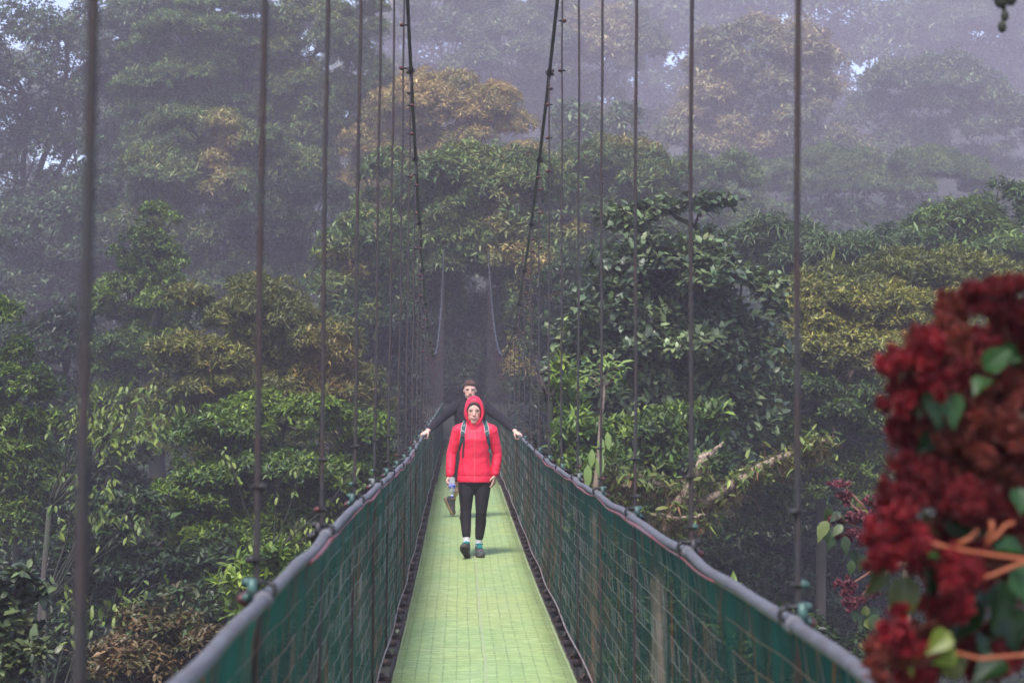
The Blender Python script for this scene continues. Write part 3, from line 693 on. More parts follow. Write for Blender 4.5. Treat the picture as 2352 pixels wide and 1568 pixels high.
    tree('yellow green whorl leaved tree close to the right cables', 24, [(1270, 890, 75, 60), (1230, 1000, 60, 70, -.3), (1320, 1010, 80, 60, -.3), (1380, 1080, 90, 50, -.5), (1240, 850, 50, 30, 0)], 'rhodo', 1.15, rel=.34, npad=16, group=RM)
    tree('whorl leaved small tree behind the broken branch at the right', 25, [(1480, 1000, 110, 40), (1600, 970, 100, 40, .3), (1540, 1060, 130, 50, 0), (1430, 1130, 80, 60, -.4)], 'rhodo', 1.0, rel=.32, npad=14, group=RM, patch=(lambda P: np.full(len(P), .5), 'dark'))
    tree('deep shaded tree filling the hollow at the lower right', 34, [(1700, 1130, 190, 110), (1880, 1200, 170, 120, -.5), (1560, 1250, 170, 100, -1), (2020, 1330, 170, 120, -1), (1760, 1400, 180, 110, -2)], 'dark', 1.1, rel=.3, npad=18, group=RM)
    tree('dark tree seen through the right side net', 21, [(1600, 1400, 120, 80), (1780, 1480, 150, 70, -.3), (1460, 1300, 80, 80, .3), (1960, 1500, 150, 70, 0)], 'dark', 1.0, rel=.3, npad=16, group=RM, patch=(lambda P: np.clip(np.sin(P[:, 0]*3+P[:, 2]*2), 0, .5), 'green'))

def shrub(label, Y, blobs, st, name='shrub', cat='shrub', **k):
    return tree(label, Y, blobs, st, name=name, cat=cat, **k)

def near_plants():
    NP = 'shrubs near the bridge'
    shrub('dark glossy large leaved bush in the bottom left corner', 13, [(30, 1370, 70, 70), (-20, 1450, 100, 80, 0), (50, 1520, 70, 60, -.2)], 'corner', dens=1.1, rel=.34, npad=16, group=NP, tr=.05)
    shrub('reddish brown small leaved bush at the bottom left', 17, [(370, 1440, 90, 60), (300, 1530, 120, 60, -.3), (420, 1380, 50, 40, .2), (480, 1500, 80, 70, -.2)], 'rust', dens=.9, rel=.34, npad=16, group=NP, tr=.05, twigs=14)
    shrub('bright yellow green sprig with bare twigs over the left handrail', 19, [(640, 1290, 70, 22), (570, 1340, 60, 22, -.2), (690, 1300, 50, 18, .1)], 'rhodo', dens=1.1, rel=.4, flat=.3, npad=9, group=NP, tr=.05, twigs=6, base=(-3.6, 19.5))
    # drooping pale-leaved saplings on the left: leaves hang in loose fans along long bare branches
    def sapling(label, Y, tips, basept, n=15):
        s = FPX/Y; bx, by = basept; bz = float(terr(bx, by)); root = empty('sapling', (bx, by, bz), label, 'sapling', 'drooping leaved saplings at the left'); og = np.array((bx, by, bz))
        f = np.array(at(*tips[0][:2], Y)); fork = np.array([f[0]*.5+bx*.5, Y+.2, f[2]-1.6])
        mt = MB(); ml = MB(); limb(mt, (bx, by, bz-.2), fork, .07, .035, .03, 9)
        st = ST['lime']
        for (px, py, rr) in tips:
            e = np.array(at(px, py, Y+rng.uniform(-.5, .5))); P = limb(mt, fork, e, .018, .004, .08, 9)
            k = int(n*rr*.8); t = rng.uniform(.72, 1.03, k)
            B = np.stack([np.interp(t, np.linspace(0, 1, 9), P[:, q]) for q in range(3)], -1)+rng.normal(0, .10*rr, (k, 3))*np.array([1.3, 1, .6])
            for b in B[::2]: mt.tube([P[-3], (P[-3]+b)/2+np.array([0, 0, .05]), b], [.006, .004, .003], 5)
            a = rng.uniform(0, 6.28, k*3); B3 = np.repeat(B, 3, 0)+rng.normal(0, .03, (k*3, 3)); D = np.stack([np.cos(a)*.8, np.sin(a)*.8, rng.uniform(-1.3, -.1, k*3)], -1)
            w = rng.random((k*3, 1)); C = st['old']*(1-w)+st['new']*w
            U = np.stack([np.cos(a)*.6, np.sin(a)*.6-.3, np.ones(k*3)], -1)
            L = rng.uniform(.08, .14, k*3); put_leaves(ml, B3, D, U, L, L*.42, C, 'o', .2)
        ml.build('leaves', M['leaf'], root, smooth=False, origin=og); mt.build('stem', M['bark'], root, origin=og)
    sapling('sapling with drooping lime leaves at mid left, largest of its kind', 23, [(225, 890, 1), (280, 915, 1.5), (200, 950, 1), (262, 985, 1.6), (310, 960, 1.6), (340, 925, 1.2), (360, 880, 1), (420, 930, .8), (300, 1010, 1.2), (245, 940, 1.4)], (-6.2, 24), 18)
    sapling('sapling with few drooping lime leaves left of the terraced tree', 22, [(160, 1110, 1), (190, 1130, 1), (270, 1130, 1.2), (300, 1160, 1.2), (230, 1180, .8), (250, 1090, .8), (390, 1130, .5)], (-5.7, 22.4), 13)
    sapling('sapling with hanging yellowish leaves low at the lower left', 20, [(165, 1350, 1), (210, 1370, 1), (290, 1350, 1.1), (330, 1330, 1.1), (240, 1400, .7), (350, 1390, .8), (190, 1420, .5)], (-5.0, 20.3), 13)
    sapling('sapling with single big lime leaves beside the left handrail', 24, [(640, 1050, .6), (690, 1060, .6), (810, 1080, .8), (700, 1185, .8), (760, 1200, .9), (530, 1050, .8)], (-3.0, 25), 8)

def broken_branches():
    """mossy storm-broken tree with orchids and air plants, right of the bridge"""
    Y = 18.5; root_p = np.array([at(1510, 1300, Y).x, Y+.2]); bz = float(terr(*root_p)); og = np.array((root_p[0], root_p[1], bz))
    root = empty('broken_tree', tuple(og), 'storm broken mossy tree with pale snapped branches and air plants right of the bridge', 'dead tree')
    A = lambda px, py, d=0: np.array(at(px, py, Y+d))
    m = MB(); f0 = A(1512, 1290)
    m.tube([og-[0, 0, .3], (og+f0)/2+[.05, 0, 0], A(1515, 1420), A(1508, 1350), f0], [.14, .12, .085, .08, .06], 9)
    m.build('trunk', M['palebark'], root, origin=og)
    def br(pts, r, name='branch', mt='palebark'):
        m = MB(); P = np.array([A(*p) for p in pts]); n = 30
        t = np.linspace(0, len(P)-1, n); Q = np.stack([np.interp(t, np.arange(len(P)), P[:, k]) for k in range(3)], -1)
        Q[1:-1] += rng.normal(0, .006, (n-2, 3)); m.tube(Q, np.interp(t, np.arange(len(P)), r), 9)
        m.build(name, M[mt], root, origin=og); return Q
    b1 = br([(1512, 1290), (1520, 1230, -.1), (1560, 1150, -.2), (1600, 1100, -.2), (1612, 1065, -.3), (1611, 1048, -.3)], [.055, .06, .055, .052, .05, .035])
    b2 = br([(1611, 1052, -.3), (1635, 1040, -.3), (1662, 1015, -.35)], [.04, .025, .008])
    b3 = br([(1540, 1200, -.1), (1640, 1140, -.1), (1700, 1100, 0), (1780, 1055, .1), (1850, 1030, .1), (1895, 1010, 0)], [.06, .055, .05, .042, .03, .012])
    b4 = br([(1512, 1270), (1470, 1200, .1), (1440, 1150, .1), (1430, 1120, .1), (1400, 1080, .2)], [.055, .05, .045, .03, .012], mt='bark')
    b5 = br([(1560, 1130), (1500, 1108, -.1), (1430, 1116, -.2)], [.035, .03, .024])
    b6 = br([(1512, 1290), (1490, 1180, -.3), (1560, 1190, -.4), (1620, 1182, -.4)], [.025, .02, .018, .01])
    # moss, hanging roots and leaves on the branches
    mm = MB(); lf = MB()
    for Q, k in ((b1[:22], 420), (b3, 750), (b4, 520), (b5, 220), (b6, 120)):
        i = rng.integers(0, len(Q), k); P = Q[i]+rng.normal(0, .05, (k, 3))*np.array([1, .6, 1]); 
        L = rng.uniform(.05, .22, k); D = rng.normal(0, .5, (k, 3))+np.array([0, 0, -.8]); Dn = unit(D)
        c = np.where(rng.random((k, 1)) < .6, np.array([[.10, .055, .03]]), np.array([[.07, .075, .025]]))*np.exp(rng.normal(0, .3, (k, 1)))
        mm.segs(P, P+Dn*L[:, None], .0035, c); mm.segs(P+Dn*L[:, None], P+Dn*L[:, None]+rng.normal(0, .05, (k, 3))-[0, 0, .04], .0025, c)
        k2 = k//5; i = rng.integers(0, len(Q), k2); P = Q[i]+rng.normal(0, .06, (k2, 3)); A_ = rng.normal(0, .6, (k2, 3))+np.array([0, -.2, .5])
        w = rng.random((k2, 1)); s = dict(ST['rhodo']); s['k'] = 4; s['L'] = .10
        rosettes(lf, P, A_, s, np.array([.09, .14, .03])*(1-w)+np.array([.26, .28, .07])*w)
    mm.build('moss', mat('moss', tint=True, rough=.95), root, smooth=False, origin=og)
    lf.build('epiphyte_leaves', M['leaf'], root, smooth=False, origin=og)
    for j, (px, py, r, d) in enumerate([(1452, 1105, .26, -.3), (1740, 1090, .24, -.2), (1405, 1150, .2, -.1), (1470, 1180, .2, -.3), (1555, 1165, .2, -.4), (1625, 1210, .18, -.3), (1530, 1320, .22, -.3), (1830, 1075, .15, -.1), (1380, 1060, .2, 0)]):
        c = A(px, py, d); rt_ = empty('air_plant', tuple(c), ['spiky yellow green air plant on the left mossy branch', 'pale spiky air plant on the long mossy branch at the right', 'arching air plant left of the mossy fork', 'narrow leaved air plant under the left mossy branch', 'small air plant in the fork of the broken tree', 'air plant below the long mossy branch', 'broad leaved air plant at the top of the mossy trunk by the net', 'small air plant near the tip of the long mossy branch', 'arching air plant by the thin left branch tip'][j], 'air plant', 'air plants on the broken tree')
        k = 26; a = rng.uniform(0, 6.28, k); el = rng.uniform(.1, 1.3, k); m = MB()
        for q in range(k):
            d0 = np.array([math.cos(a[q])*math.cos(el[q]), math.sin(a[q])*math.cos(el[q]), math.sin(el[q])])
            L = r*rng.uniform(.7, 1.2); t = np.linspace(0, 1, 6)[:, None]
            P = d0*L*t-np.array([0, 0, 1.0])*L*.7*t**2.2; sd = np.cross(d0, [0, 0, 1.]); sd /= np.linalg.norm(sd)
            w = (.012*np.array([1, 1.1, 1, .8, .5, .05]))[:, None]
            col = np.array([.13, .18, .035])*(rng.uniform(.6, 1.9)) if rng.random() > .15 else np.array([.25, .12, .06])
            m.grid(np.stack([P-sd*w, P+sd*w], 1), C=col)
        o = m.build('leaves', M['leaf'], rt_, smooth=True)
    # the climbing stem with one big leaf near the handrail
    p0 = np.array(at(1372, 1120, 18)); gz = float(terr(p0[0], 18)); o0 = np.array((p0[0], 18, gz))
    rt_ = empty('young_tree', tuple(o0), 'slender young tree with a whorl of lime leaves in front of the broad leaved tree', 'young tree')
    A = lambda px, py, d=0: np.array(at(px, py, 18+d))
    m = MB(); m.tube([o0-[0, 0, .2], (o0+A(1366, 1130))/2, A(1366, 1130), A(1376, 1040), A(1380, 960), A(1388, 900), A(1386, 870)], [.05, .045, .03, .024, .02, .014, .008], 8)
    lf = MB(); tips = [(1386, 862), (1345, 860), (1420, 872), (1365, 885), (1410, 900), (1350, 845), (1400, 840), (1375, 835), (1430, 850), (1335, 880)]
    for tx, ty in tips:
        e = A(tx, ty, rng.uniform(-.2, .2)); m.tube([A(1386, 890), (A(1386, 890)+e)/2+[0, 0, .02], e], .005, 5)
        s = dict(ST['lime']); s.update(L=.115, k=7, hang=.1, open=70, w=.36)
        rosettes(lf, np.array([e, e+[.02, 0, .03]]), np.array([[0, -.2, 1.], [.2, -.5, 1]]), s, np.array([[.14, .22, .04], [.2, .28, .06]]))
    for (tx, ty, L) in ((1378, 1010, .22), (1378, 1050, .26), (1360, 1040, .2), (1350, 1075, .25), (1395, 1000, .2)):
        put_leaves(lf, np.array([A(tx, ty-10)]), np.array([[.15*rng.normal(), -.2, -1.]]), np.array([[0, -1., .2]]), np.array([L]), np.array([L*.4]), np.array([[.20, .29, .07]]), 'o', .1)
    m.build('trunk', M['palebark'], rt_, origin=o0); lf.build('crown', M['leaf'], rt_, smooth=False, origin=o0)

def undergrowth():
    m = MB(); s = ST['dark']; n = 26000
    y = 14+rng.random(n)**1.0*100; x = (rng.random(n)-.5)*(y*.72+6)+y*.03
    ok = np.abs(x) > 1.1+np.clip((y-50), 0, 4)*.1; x, y = x[ok], y[ok]; n = len(x)
    z = terr(x, y)+rng.random(n)**1.5*1.8+.05
    P = np.stack([x, y, z], -1); w = rng.random((n, 1)); st = dict(s); st['L'] = .26; st['k'] = 8
    rosettes(m, P, rng.normal(0, .35, (n, 3))+np.array([0, -.2, 1]), st, s['old']*(1-w)+s['new']*w)
    tag(m.build('undergrowth', M['leaf'], smooth=False), 'dark ground cover plants on the ravine floor', kind='stuff')
forest(); near_plants(); broken_branches(); undergrowth()
# ------------------------------------------------------------------ people
def remesh(prims, voxel, smooth_it=6, smooth_f=.5):
    """one continuous skin over many capsules and ellipsoids: returns vertices, faces"""
    m = MB()
    for p in prims:
        if p[0] == 'c':
            _, a, ra, b, rb = p; a = np.array(a, float); b = np.array(b, float); n = 7
            d = b-a; L = np.linalg.norm(d)
            t = np.linspace(0, 1, n); P = a+d*t[:, None]
            ends0 = [(-math.cos(q), math.sin(q)) for q in (0.15, .6, 1.05)]
            u = d/max(L, 1e-6)
            PP = np.vstack([[a+u*ra*c for c, s in ends0], P, [b-u*rb*c for c, s in ends0[::-1]]])
            rr = np.concatenate([[ra*s for c, s in ends0], ra+(rb-ra)*t, [rb*s for c, s in ends0[::-1]]])
            m.tube(PP, rr, 14)
        elif p[0] == 'e':
            _, c, r = p[:3]; Mx = p[3] if len(p) > 3 else None; m.ball(c, r, 10, M=Mx)
        elif p[0] == 'l':                       # loft: rings (cx, cy, z, half width, half depth[, squareness])
            rings = p[1]; a = np.arange(28)*2*np.pi/28; G = []
            for q in rings:
                e = q[5] if len(q) > 5 else .85
                G.append(np.stack([q[0]+q[3]*np.sign(np.cos(a))*np.abs(np.cos(a))**e, q[1]+q[4]*np.sign(np.sin(a))*np.abs(np.sin(a))**e, np.full(28, q[2])], -1))
            G = np.array(G); k = m.n; m.grid(G, closed=True)
            nr = len(G); cen = np.array([G[0].mean(0), G[-1].mean(0)])
            m.V.append(cen); m.C.append(np.full((2, 3), .5)); base = k+nr*28
            for q in range(28):
                m.T.append(np.array([[base, k+(q+1) % 28, k+q]])); m.T.append(np.array([[base+1, k+(nr-1)*28+q, k+(nr-1)*28+(q+1) % 28]]))
            m.n += 2
    o = m.build('tmp', None)
    md = o.modifiers.new('r', 'REMESH'); md.mode = 'VOXEL'; md.voxel_size = voxel; md.adaptivity = 0
    ms = o.modifiers.new('s', 'SMOOTH'); ms.factor = smooth_f; ms.iterations = smooth_it
    dg = bpy.context.evaluated_depsgraph_get(); dg.update(); ev = o.evaluated_get(dg); me = ev.to_mesh()
    V = np.empty(len(me.vertices)*3, np.float32); me.vertices.foreach_get('co', V); V = V.reshape(-1, 3).astype(float)
    F = [tuple(f.vertices) for f in me.polygons]
    Nn = np.empty(len(me.vertices)*3, np.float32); me.vertices.foreach_get('normal', Nn); Nn = Nn.reshape(-1, 3).astype(float)
    ev.to_mesh_clear(); old = o.data; bpy.data.objects.remove(o); bpy.data.meshes.remove(old)
    return V, Nn, F

def skin(name, prims, material, parent, og, voxel=.006, smooth_it=6, disp=None, tint=None, cut=None):
    V, Nn, F = remesh(prims, voxel, smooth_it)
    if disp is not None: V = V+Nn*disp(V)[:, None]
    F = np.array([f for f in F if len(f) == 4])
    if cut is not None:
        k = cut(V); F = F[k[F].all(1)]
    m = MB(); m.add(V, Q=F, C=None if tint is None else tint(V))
    return m.build(name, material, parent, origin=og), V, F

def wrinkle(amp, sc, stretch=(1, 1, 1), seed=0.0, fn=None):
    st = np.array(stretch)
    def f(V):
        out = np.empty(len(V))
        for i, v in enumerate(V):
            p = Vector(v*st)*sc+Vector((seed, seed*.7, 0)); q = noise.noise_vector(p*.35)
            out[i] = (1-2*abs(noise.noise(p+q*1.2)))*.6+noise.noise(p*2.1+q)*.35
        return out*amp*(fn(V) if fn else 1)
    return f

def hand(wrist, d, n, s=1.0, curl=.5, side=1, spread=.06, curls=None, thumb=.6, bend=1.0):
    """palm and five jointed fingers. d: along the hand, n: out of the palm, side: +1/-1 picks the thumb's side"""
    w = np.array(wrist, float); d = unit(np.array(d, float)); n = np.array(n, float); n = unit(n-d*n.dot(d)); t = np.cross(d, n)*side
    P = []; kn = w+d*.088*s
    for i in range(4):
        o = (1.5-i)*.0205*s
        P.append(('c', w+t*o*.62+d*.012*s, .0155*s, kn+t*o-d*(.004*abs(i-1.2)*s), .0118*s))
    P.append(('c', w-d*.035*s, .024*s, w+d*.02*s, .024*s))
    lens = [.074, .082, .076, .060]
    for i in range(4):
        o = (1.5-i)*.0212*s; b = kn+t*o-d*(.004*abs(i-1.2)*s); c = curl if curls is None else curls[i]
        ang = c*.55; dirx = unit(d+t*(1.5-i)*spread)
        L = lens[i]*s
        for j, (fr, rr) in enumerate(((.46, .0098), (.30, .0089), (.24, .0080))):
            dj = dirx*math.cos(ang)+n*math.sin(ang); e = b+dj*L*fr
            P.append(('c', b, rr*s, e, (rr-.0008)*s)); b = e; ang += c*bend
    b = w+d*.02*s+t*.026*s
    d1 = unit(d*.62+t*.72+n*.3); e = b+d1*.042*s; P.append(('c', b, .0135*s, e, .0108*s))
    d2 = unit(d*.8+t*(.5-thumb*.5)+n*(.3+thumb*.5)); e2 = e+d2*.032*s; P.append(('c', e, .0105*s, e2, .009*s))
    d3 = unit(d*.8+t*(.3-thumb*.6)+n*(.3+thumb*.7)); P.append(('c', e2, .009*s, e2+d3*.026*s, .0075*s))
    return P

SKIN = (.68, .40, .315)
M['skin'] = mat('skin', tint=True, rough=.5, spec=.35)
M['jacket'] = mat('coral_red_jacket', (.87, .026, .072), .5, spec=.3, noise_amt=.3, noise_scale=5, col2=(.76, .015, .05), bump=.7, bump_scale=13)
M['legging'] = mat('black_leggings', (.016, .014, .017), .75, spec=.3, bump=.2, bump_scale=40)
M['sock'] = mat('white_sock', (.72, .68, .72), .9, bump=.3, bump_scale=120)
M['hair_auburn'] = mat('dark_auburn_hair', (.055, .022, .014), .6, noise_amt=.8, noise_scale=60, col2=(.02, .009, .007), stretch=(3, 1, .4), bump=.6, bump_scale=90)
M['hair_brown'] = mat('red_brown_hair', (.12, .05, .032), .65, noise_amt=.8, noise_scale=70, col2=(.045, .018, .012), bump=.9, bump_scale=110)
M['shoe'] = mat('grey_shoe_mesh', (.07, .07, .08), .7, noise_amt=.7, noise_scale=60, col2=(.13, .13, .14), bump=.4, bump_scale=200)
M['sole'] = mat('dark_rubber', (.05, .045, .045), .7, noise_amt=.6, noise_scale=30, col2=(.14, .12, .10))
M['tansole'] = mat('tan_rubber', (.40, .27, .14), .6, noise_amt=.5, noise_scale=25, col2=(.22, .15, .09))
M['teal'] = mat('teal_webbing', (.012, .085, .085), .7, noise_amt=.4, noise_scale=30, col2=(.02, .04, .05))
M['teallace'] = mat('teal_laces', (.02, .30, .32), .6)
M['greyweb'] = mat('grey_webbing', (.42, .42, .42), .8)
M['darkweb'] = mat('dark_webbing', (.02, .03, .035), .7)
M['fleece'] = mat('charcoal_fleece', (.022, .019, .024), .95, spec=.15, bump=.5, bump_scale=80, noise_amt=.4, noise_scale=8, col2=(.032, .028, .034))
M['shorts'] = mat('black_shorts', (.015, .014, .017), .8)
M['white'] = mat('white_part', (.75, .75, .75), .6)
M['eyewhite'] = mat('eye_white', (.10, .085, .08), .3)
M['dark'] = mat('dark_detail', (.02, .014, .012), .5)
M['iris'] = mat('iris', (.035, .028, .022), .2)
M['brow'] = mat('brow_hair', (.075, .035, .025), .8)
M['lip'] = mat('lip', (.36, .10, .095), .5)
M['teeth'] = mat('teeth', (.72, .68, .62), .3)
M['rubber'] = mat('shoe_trim', (.10, .095, .10), .5)

def face_tint(C, hs, stubble=0, flush=.35, sd=0):
    """skin colour of its own: redder cheeks, nose and ears, darker stubble on the jaw"""
    def f(V):
        p = (V-np.array(C))/hs; base = np.tile(np.array(SKIN), (len(V), 1))
        front = np.clip(-p[:, 1]*1.4, 0, 1)
        ch = np.exp(-(((np.abs(p[:, 0])-.45)/.25)**2+((p[:, 2]+.22)/.25)**2))*front+np.exp(-((p[:, 0]/.2)**2+((p[:, 2]+.25)/.14)**2))*front*.6
        base = base*(1-flush*ch[:, None])+np.array([.56, .19, .15])*(flush*ch[:, None])
        if stubble:
            sb = np.clip((-.28-p[:, 2])*3.2, 0, 1)*np.clip(p[:, 2]+1.35, 0, 1)*front*stubble
            base = base*(1-sb[:, None])+np.array([.20, .095, .065])*sb[:, None]
        nz = np.array([noise.noise(Vector(v)*30+Vector((sd, 0, 0))) for v in V[:, :]])[:, None]
        return np.clip(base*(1+.08*nz), 0, 1)
    return f

def head_prims(C, w, h, dp, female=True, rot=None):
    """C: centre; w, h, dp: half width, half height, half depth. Faces -Y."""
    x, y, z = C; E = []
    def e(dx, dy, dz, rx, ry, rz): E.append(('e', np.array([x+dx*w, y+dy*dp, z+dz*h]), (rx*w, ry*dp, rz*h)))
    e(0, .12, .28, 1.0, 1.0, .74)                      # skull
    e(0, -.12, .1, .93, .82, .78)                       # face mass
    e(0, -.30, -.38, .80 if female else .86, .60, .50)  # jaw
    e(0, -.58, -.80, .40 if female else .46, .28, .18)  # chin
    for s in (-1, 1):
        e(.40*s, -.54, -.12, .36, .28, .26)             # cheek
        e(.38*s, -.70, .16, .32, .18, .10)              # brow ridge
        e(1.0*s, .10, -.02, .10, .22, .22)              # ear
        e(.13*s, -.93, -.30, .10, .13, .075)            # nostril wing
        e(.55*s, -.18, -.52, .26, .42, .22)              # jaw corner
    E.append(('c', np.array([x, y-.80*dp, z+.10*h]), .10*w, np.array([x, y-1.06*dp, z-.26*h]), .155*w))
    e(0, -.88, -.50, .34, .14, .09); e(0, -.84, -.62, .30, .14, .08)
    return E

def face_parts(root, og, C, w, h, dp, female, body_tree, brow_c, iris='iris'):
    x, y, z = C
    def front(px, pz, off=.002):
        hit = body_tree.ray_cast(Vector((px, y-.4, pz)), Vector((0, 1, 0)))
        return np.array([px, hit[0].y-off, pz]) if hit[0] is not None else np.array([px, y-dp, pz])
    for s in (-1, 1):
        ex = x+.40*s*w; ez = z+.035*h; f = front(ex, ez, -.0055)
        m = MB(); m.ball(f, (.0128, .0085, .0062), 8); ey = m.build('eye', M['eyewhite'], root, origin=og)
        m = MB(); m.ball(f+np.array([0, -.0065, .0005]), (.0062, .004, .0060), 6); m.build('iris', M[iris], ey, origin=og)
        m = MB(); t = np.linspace(-1, 1, 7)
        P = np.array([front(ex+q*.0165, ez+.0082-.005*q*q, .0012) for q in t]); m.tube(P, .0026 if female else .0022, 6)
        m.build('eyelid', M['dark'], ey, origin=og)
        m = MB(); P = np.array([front(ex+q*.021+s*.002, ez+.0205+(.0 if female else -.003)+(.0035*(q*s) if not female else .0005*(q*s))-.004*q*q, .001) for q in t])
        m.tube(P, np.array([.0018, .0028, .0032, .0032, .003, .0026, .0016])*(1 if female else 1.25), 6); m.build('eyebrow', M['brow'], root, origin=og)
    mz = z-.555*h
    m = MB(); t = np.linspace(-1, 1, 11)
    if female:
        P = np.array([front(x+q*.027, mz+.0055+.006*q*q, .001) for q in t]); m.tube(P, .0026*(1.1-np.abs(t)**3*.8), 6)
        P = np.array([front(x+q*.025, mz-.0075+.015*q*q, .001) for q in t]); m.tube(P, .0034*(1.1-np.abs(t)**3*.8), 6)
        lp = m.build('lips', M['lip'], root, origin=og)
        m = MB(); g = np.array([[front(x+q*.022, mz+.004+.006*q*q-(.0085-.007*q*q)*k, .0003) for q in t] for k in (0, 1)]); m.grid(g); m.build('teeth', M['teeth'], lp, origin=og)
    else:
        P = np.array([front(x+q*.025, mz+.001-.003*q*q, .0005) for q in t]); m.tube(P, .0032*(1.1-np.abs(t)**3*.8), 6); m.build('lips', M['lip'], root, origin=og)
        m = MB()
        for zz in (.010, .0145):
            P = np.array([front(x+q*.029, mz+zz-.005*q*q, .0008) for q in t]); m.tube(P, .0032*(1.1-np.abs(t)**3*.6), 6)
        m.build('moustache', M['brow'], root, origin=og)
    return front

def shoe(parent, og, ankle, toe, upv, L=.27, sole='sole', upper='shoe', lace='teallace', side_flip=1):
    """ankle: point above the heel, toe: direction heel to toe, upv: shoe's up"""
    t = unit(np.array(toe, float)); u = np.array(upv, float); u = unit(u-t*u.dot(t)); s = np.cross(t, u); Mx = np.stack([t, s, u], 1)
    o = np.array(ankle, float)
    def P(a, b, c): return o+Mx@np.array([a, b, c])
    rot = Mx
    pr = [('e', P(-.01, 0, -.045), (.05, .036, .045), rot), ('e', P(.05, 0, -.052), (.075, .038, .040), rot), ('e', P(.125, 0, -.066), (.07, .045, .030), rot),
          ('c', P(.0, 0, -.03), .041, P(.005, 0, .0), .040), ('c', P(.03, 0, -.02), .034, P(.10, 0, -.05), .034), ('e', P(.155, 0, -.068), (.045, .042, .026), rot)]
    up_, V, F = skin('shoe', pr, M[upper], parent, og, .006, 4)
    out = [(-.062, .0), (-.056, .024), (-.03, .035), (.03, .035), (.09, .043), (.145, .048), (.185, .038), (.203, .015), (.203, -.012), (.185, -.035), (.145, -.044), (.09, -.040), (.03, -.034), (-.03, -.035), (-.056, -.024)]
    m = MB(); G = []
    for zz, k in ((-.112, .90), (-.108, 1.0), (-.092, 1.04), (-.080, 1.0), (-.078, .8)):
        rk = .012*0
        G.append([P((a-.07)*k+.07, b*k, zz+(.010*max(0, (a-.13)/.07))) for a, b in out])
    m.grid(G, closed=True); n = len(out)
    Vb = [P(.07, 0, -.112)]+G[0]; m.add(Vb, T=[[0, 1+i, 1+(i+1) % n] for i in range(n)])
    so = m.build('sole', M[sole], up_, smooth=False, origin=og)
    m = MB()                                            # tread lugs
    for a in np.arange(-.045, .19, .022):
        for b in (-.022, .0, .022): m.box(P(a, b*(1 if a > .05 else .8), -.114), (.013, .015, .006), Mx)
    m.build('tread', M['dark'], so, smooth=False, origin=og)
    if lace:
        m = MB()
        for i, a in enumerate((.045, .065, .085, .105)):
            zc = .010-.009*i
            m.tube([P(a-.008, -.026, zc-.002), P(a, 0, zc+.015), P(a+.008, .026, zc-.002)], .0052, 6); m.tube([P(a+.008, -.026, zc-.004), P(a, 0, zc+.013), P(a-.008, .026, zc-.002)], .0048, 6)
        m.tube([P(-.045, 0, -.02), P(-.048, 0, .012), P(-.044, 0, .03)], [.006, .007, .005], 6)
        m.tube([P(.03, -.038, .018), P(.06, 0, .028), P(.03, .038, .018)], .006, 6)
        m.build('laces', M[lace], up_, origin=og)
    return up_

def bvh(V, F): return BVHTree.FromPolygons([tuple(v) for v in V], [tuple(int(i) for i in f) for f in F])

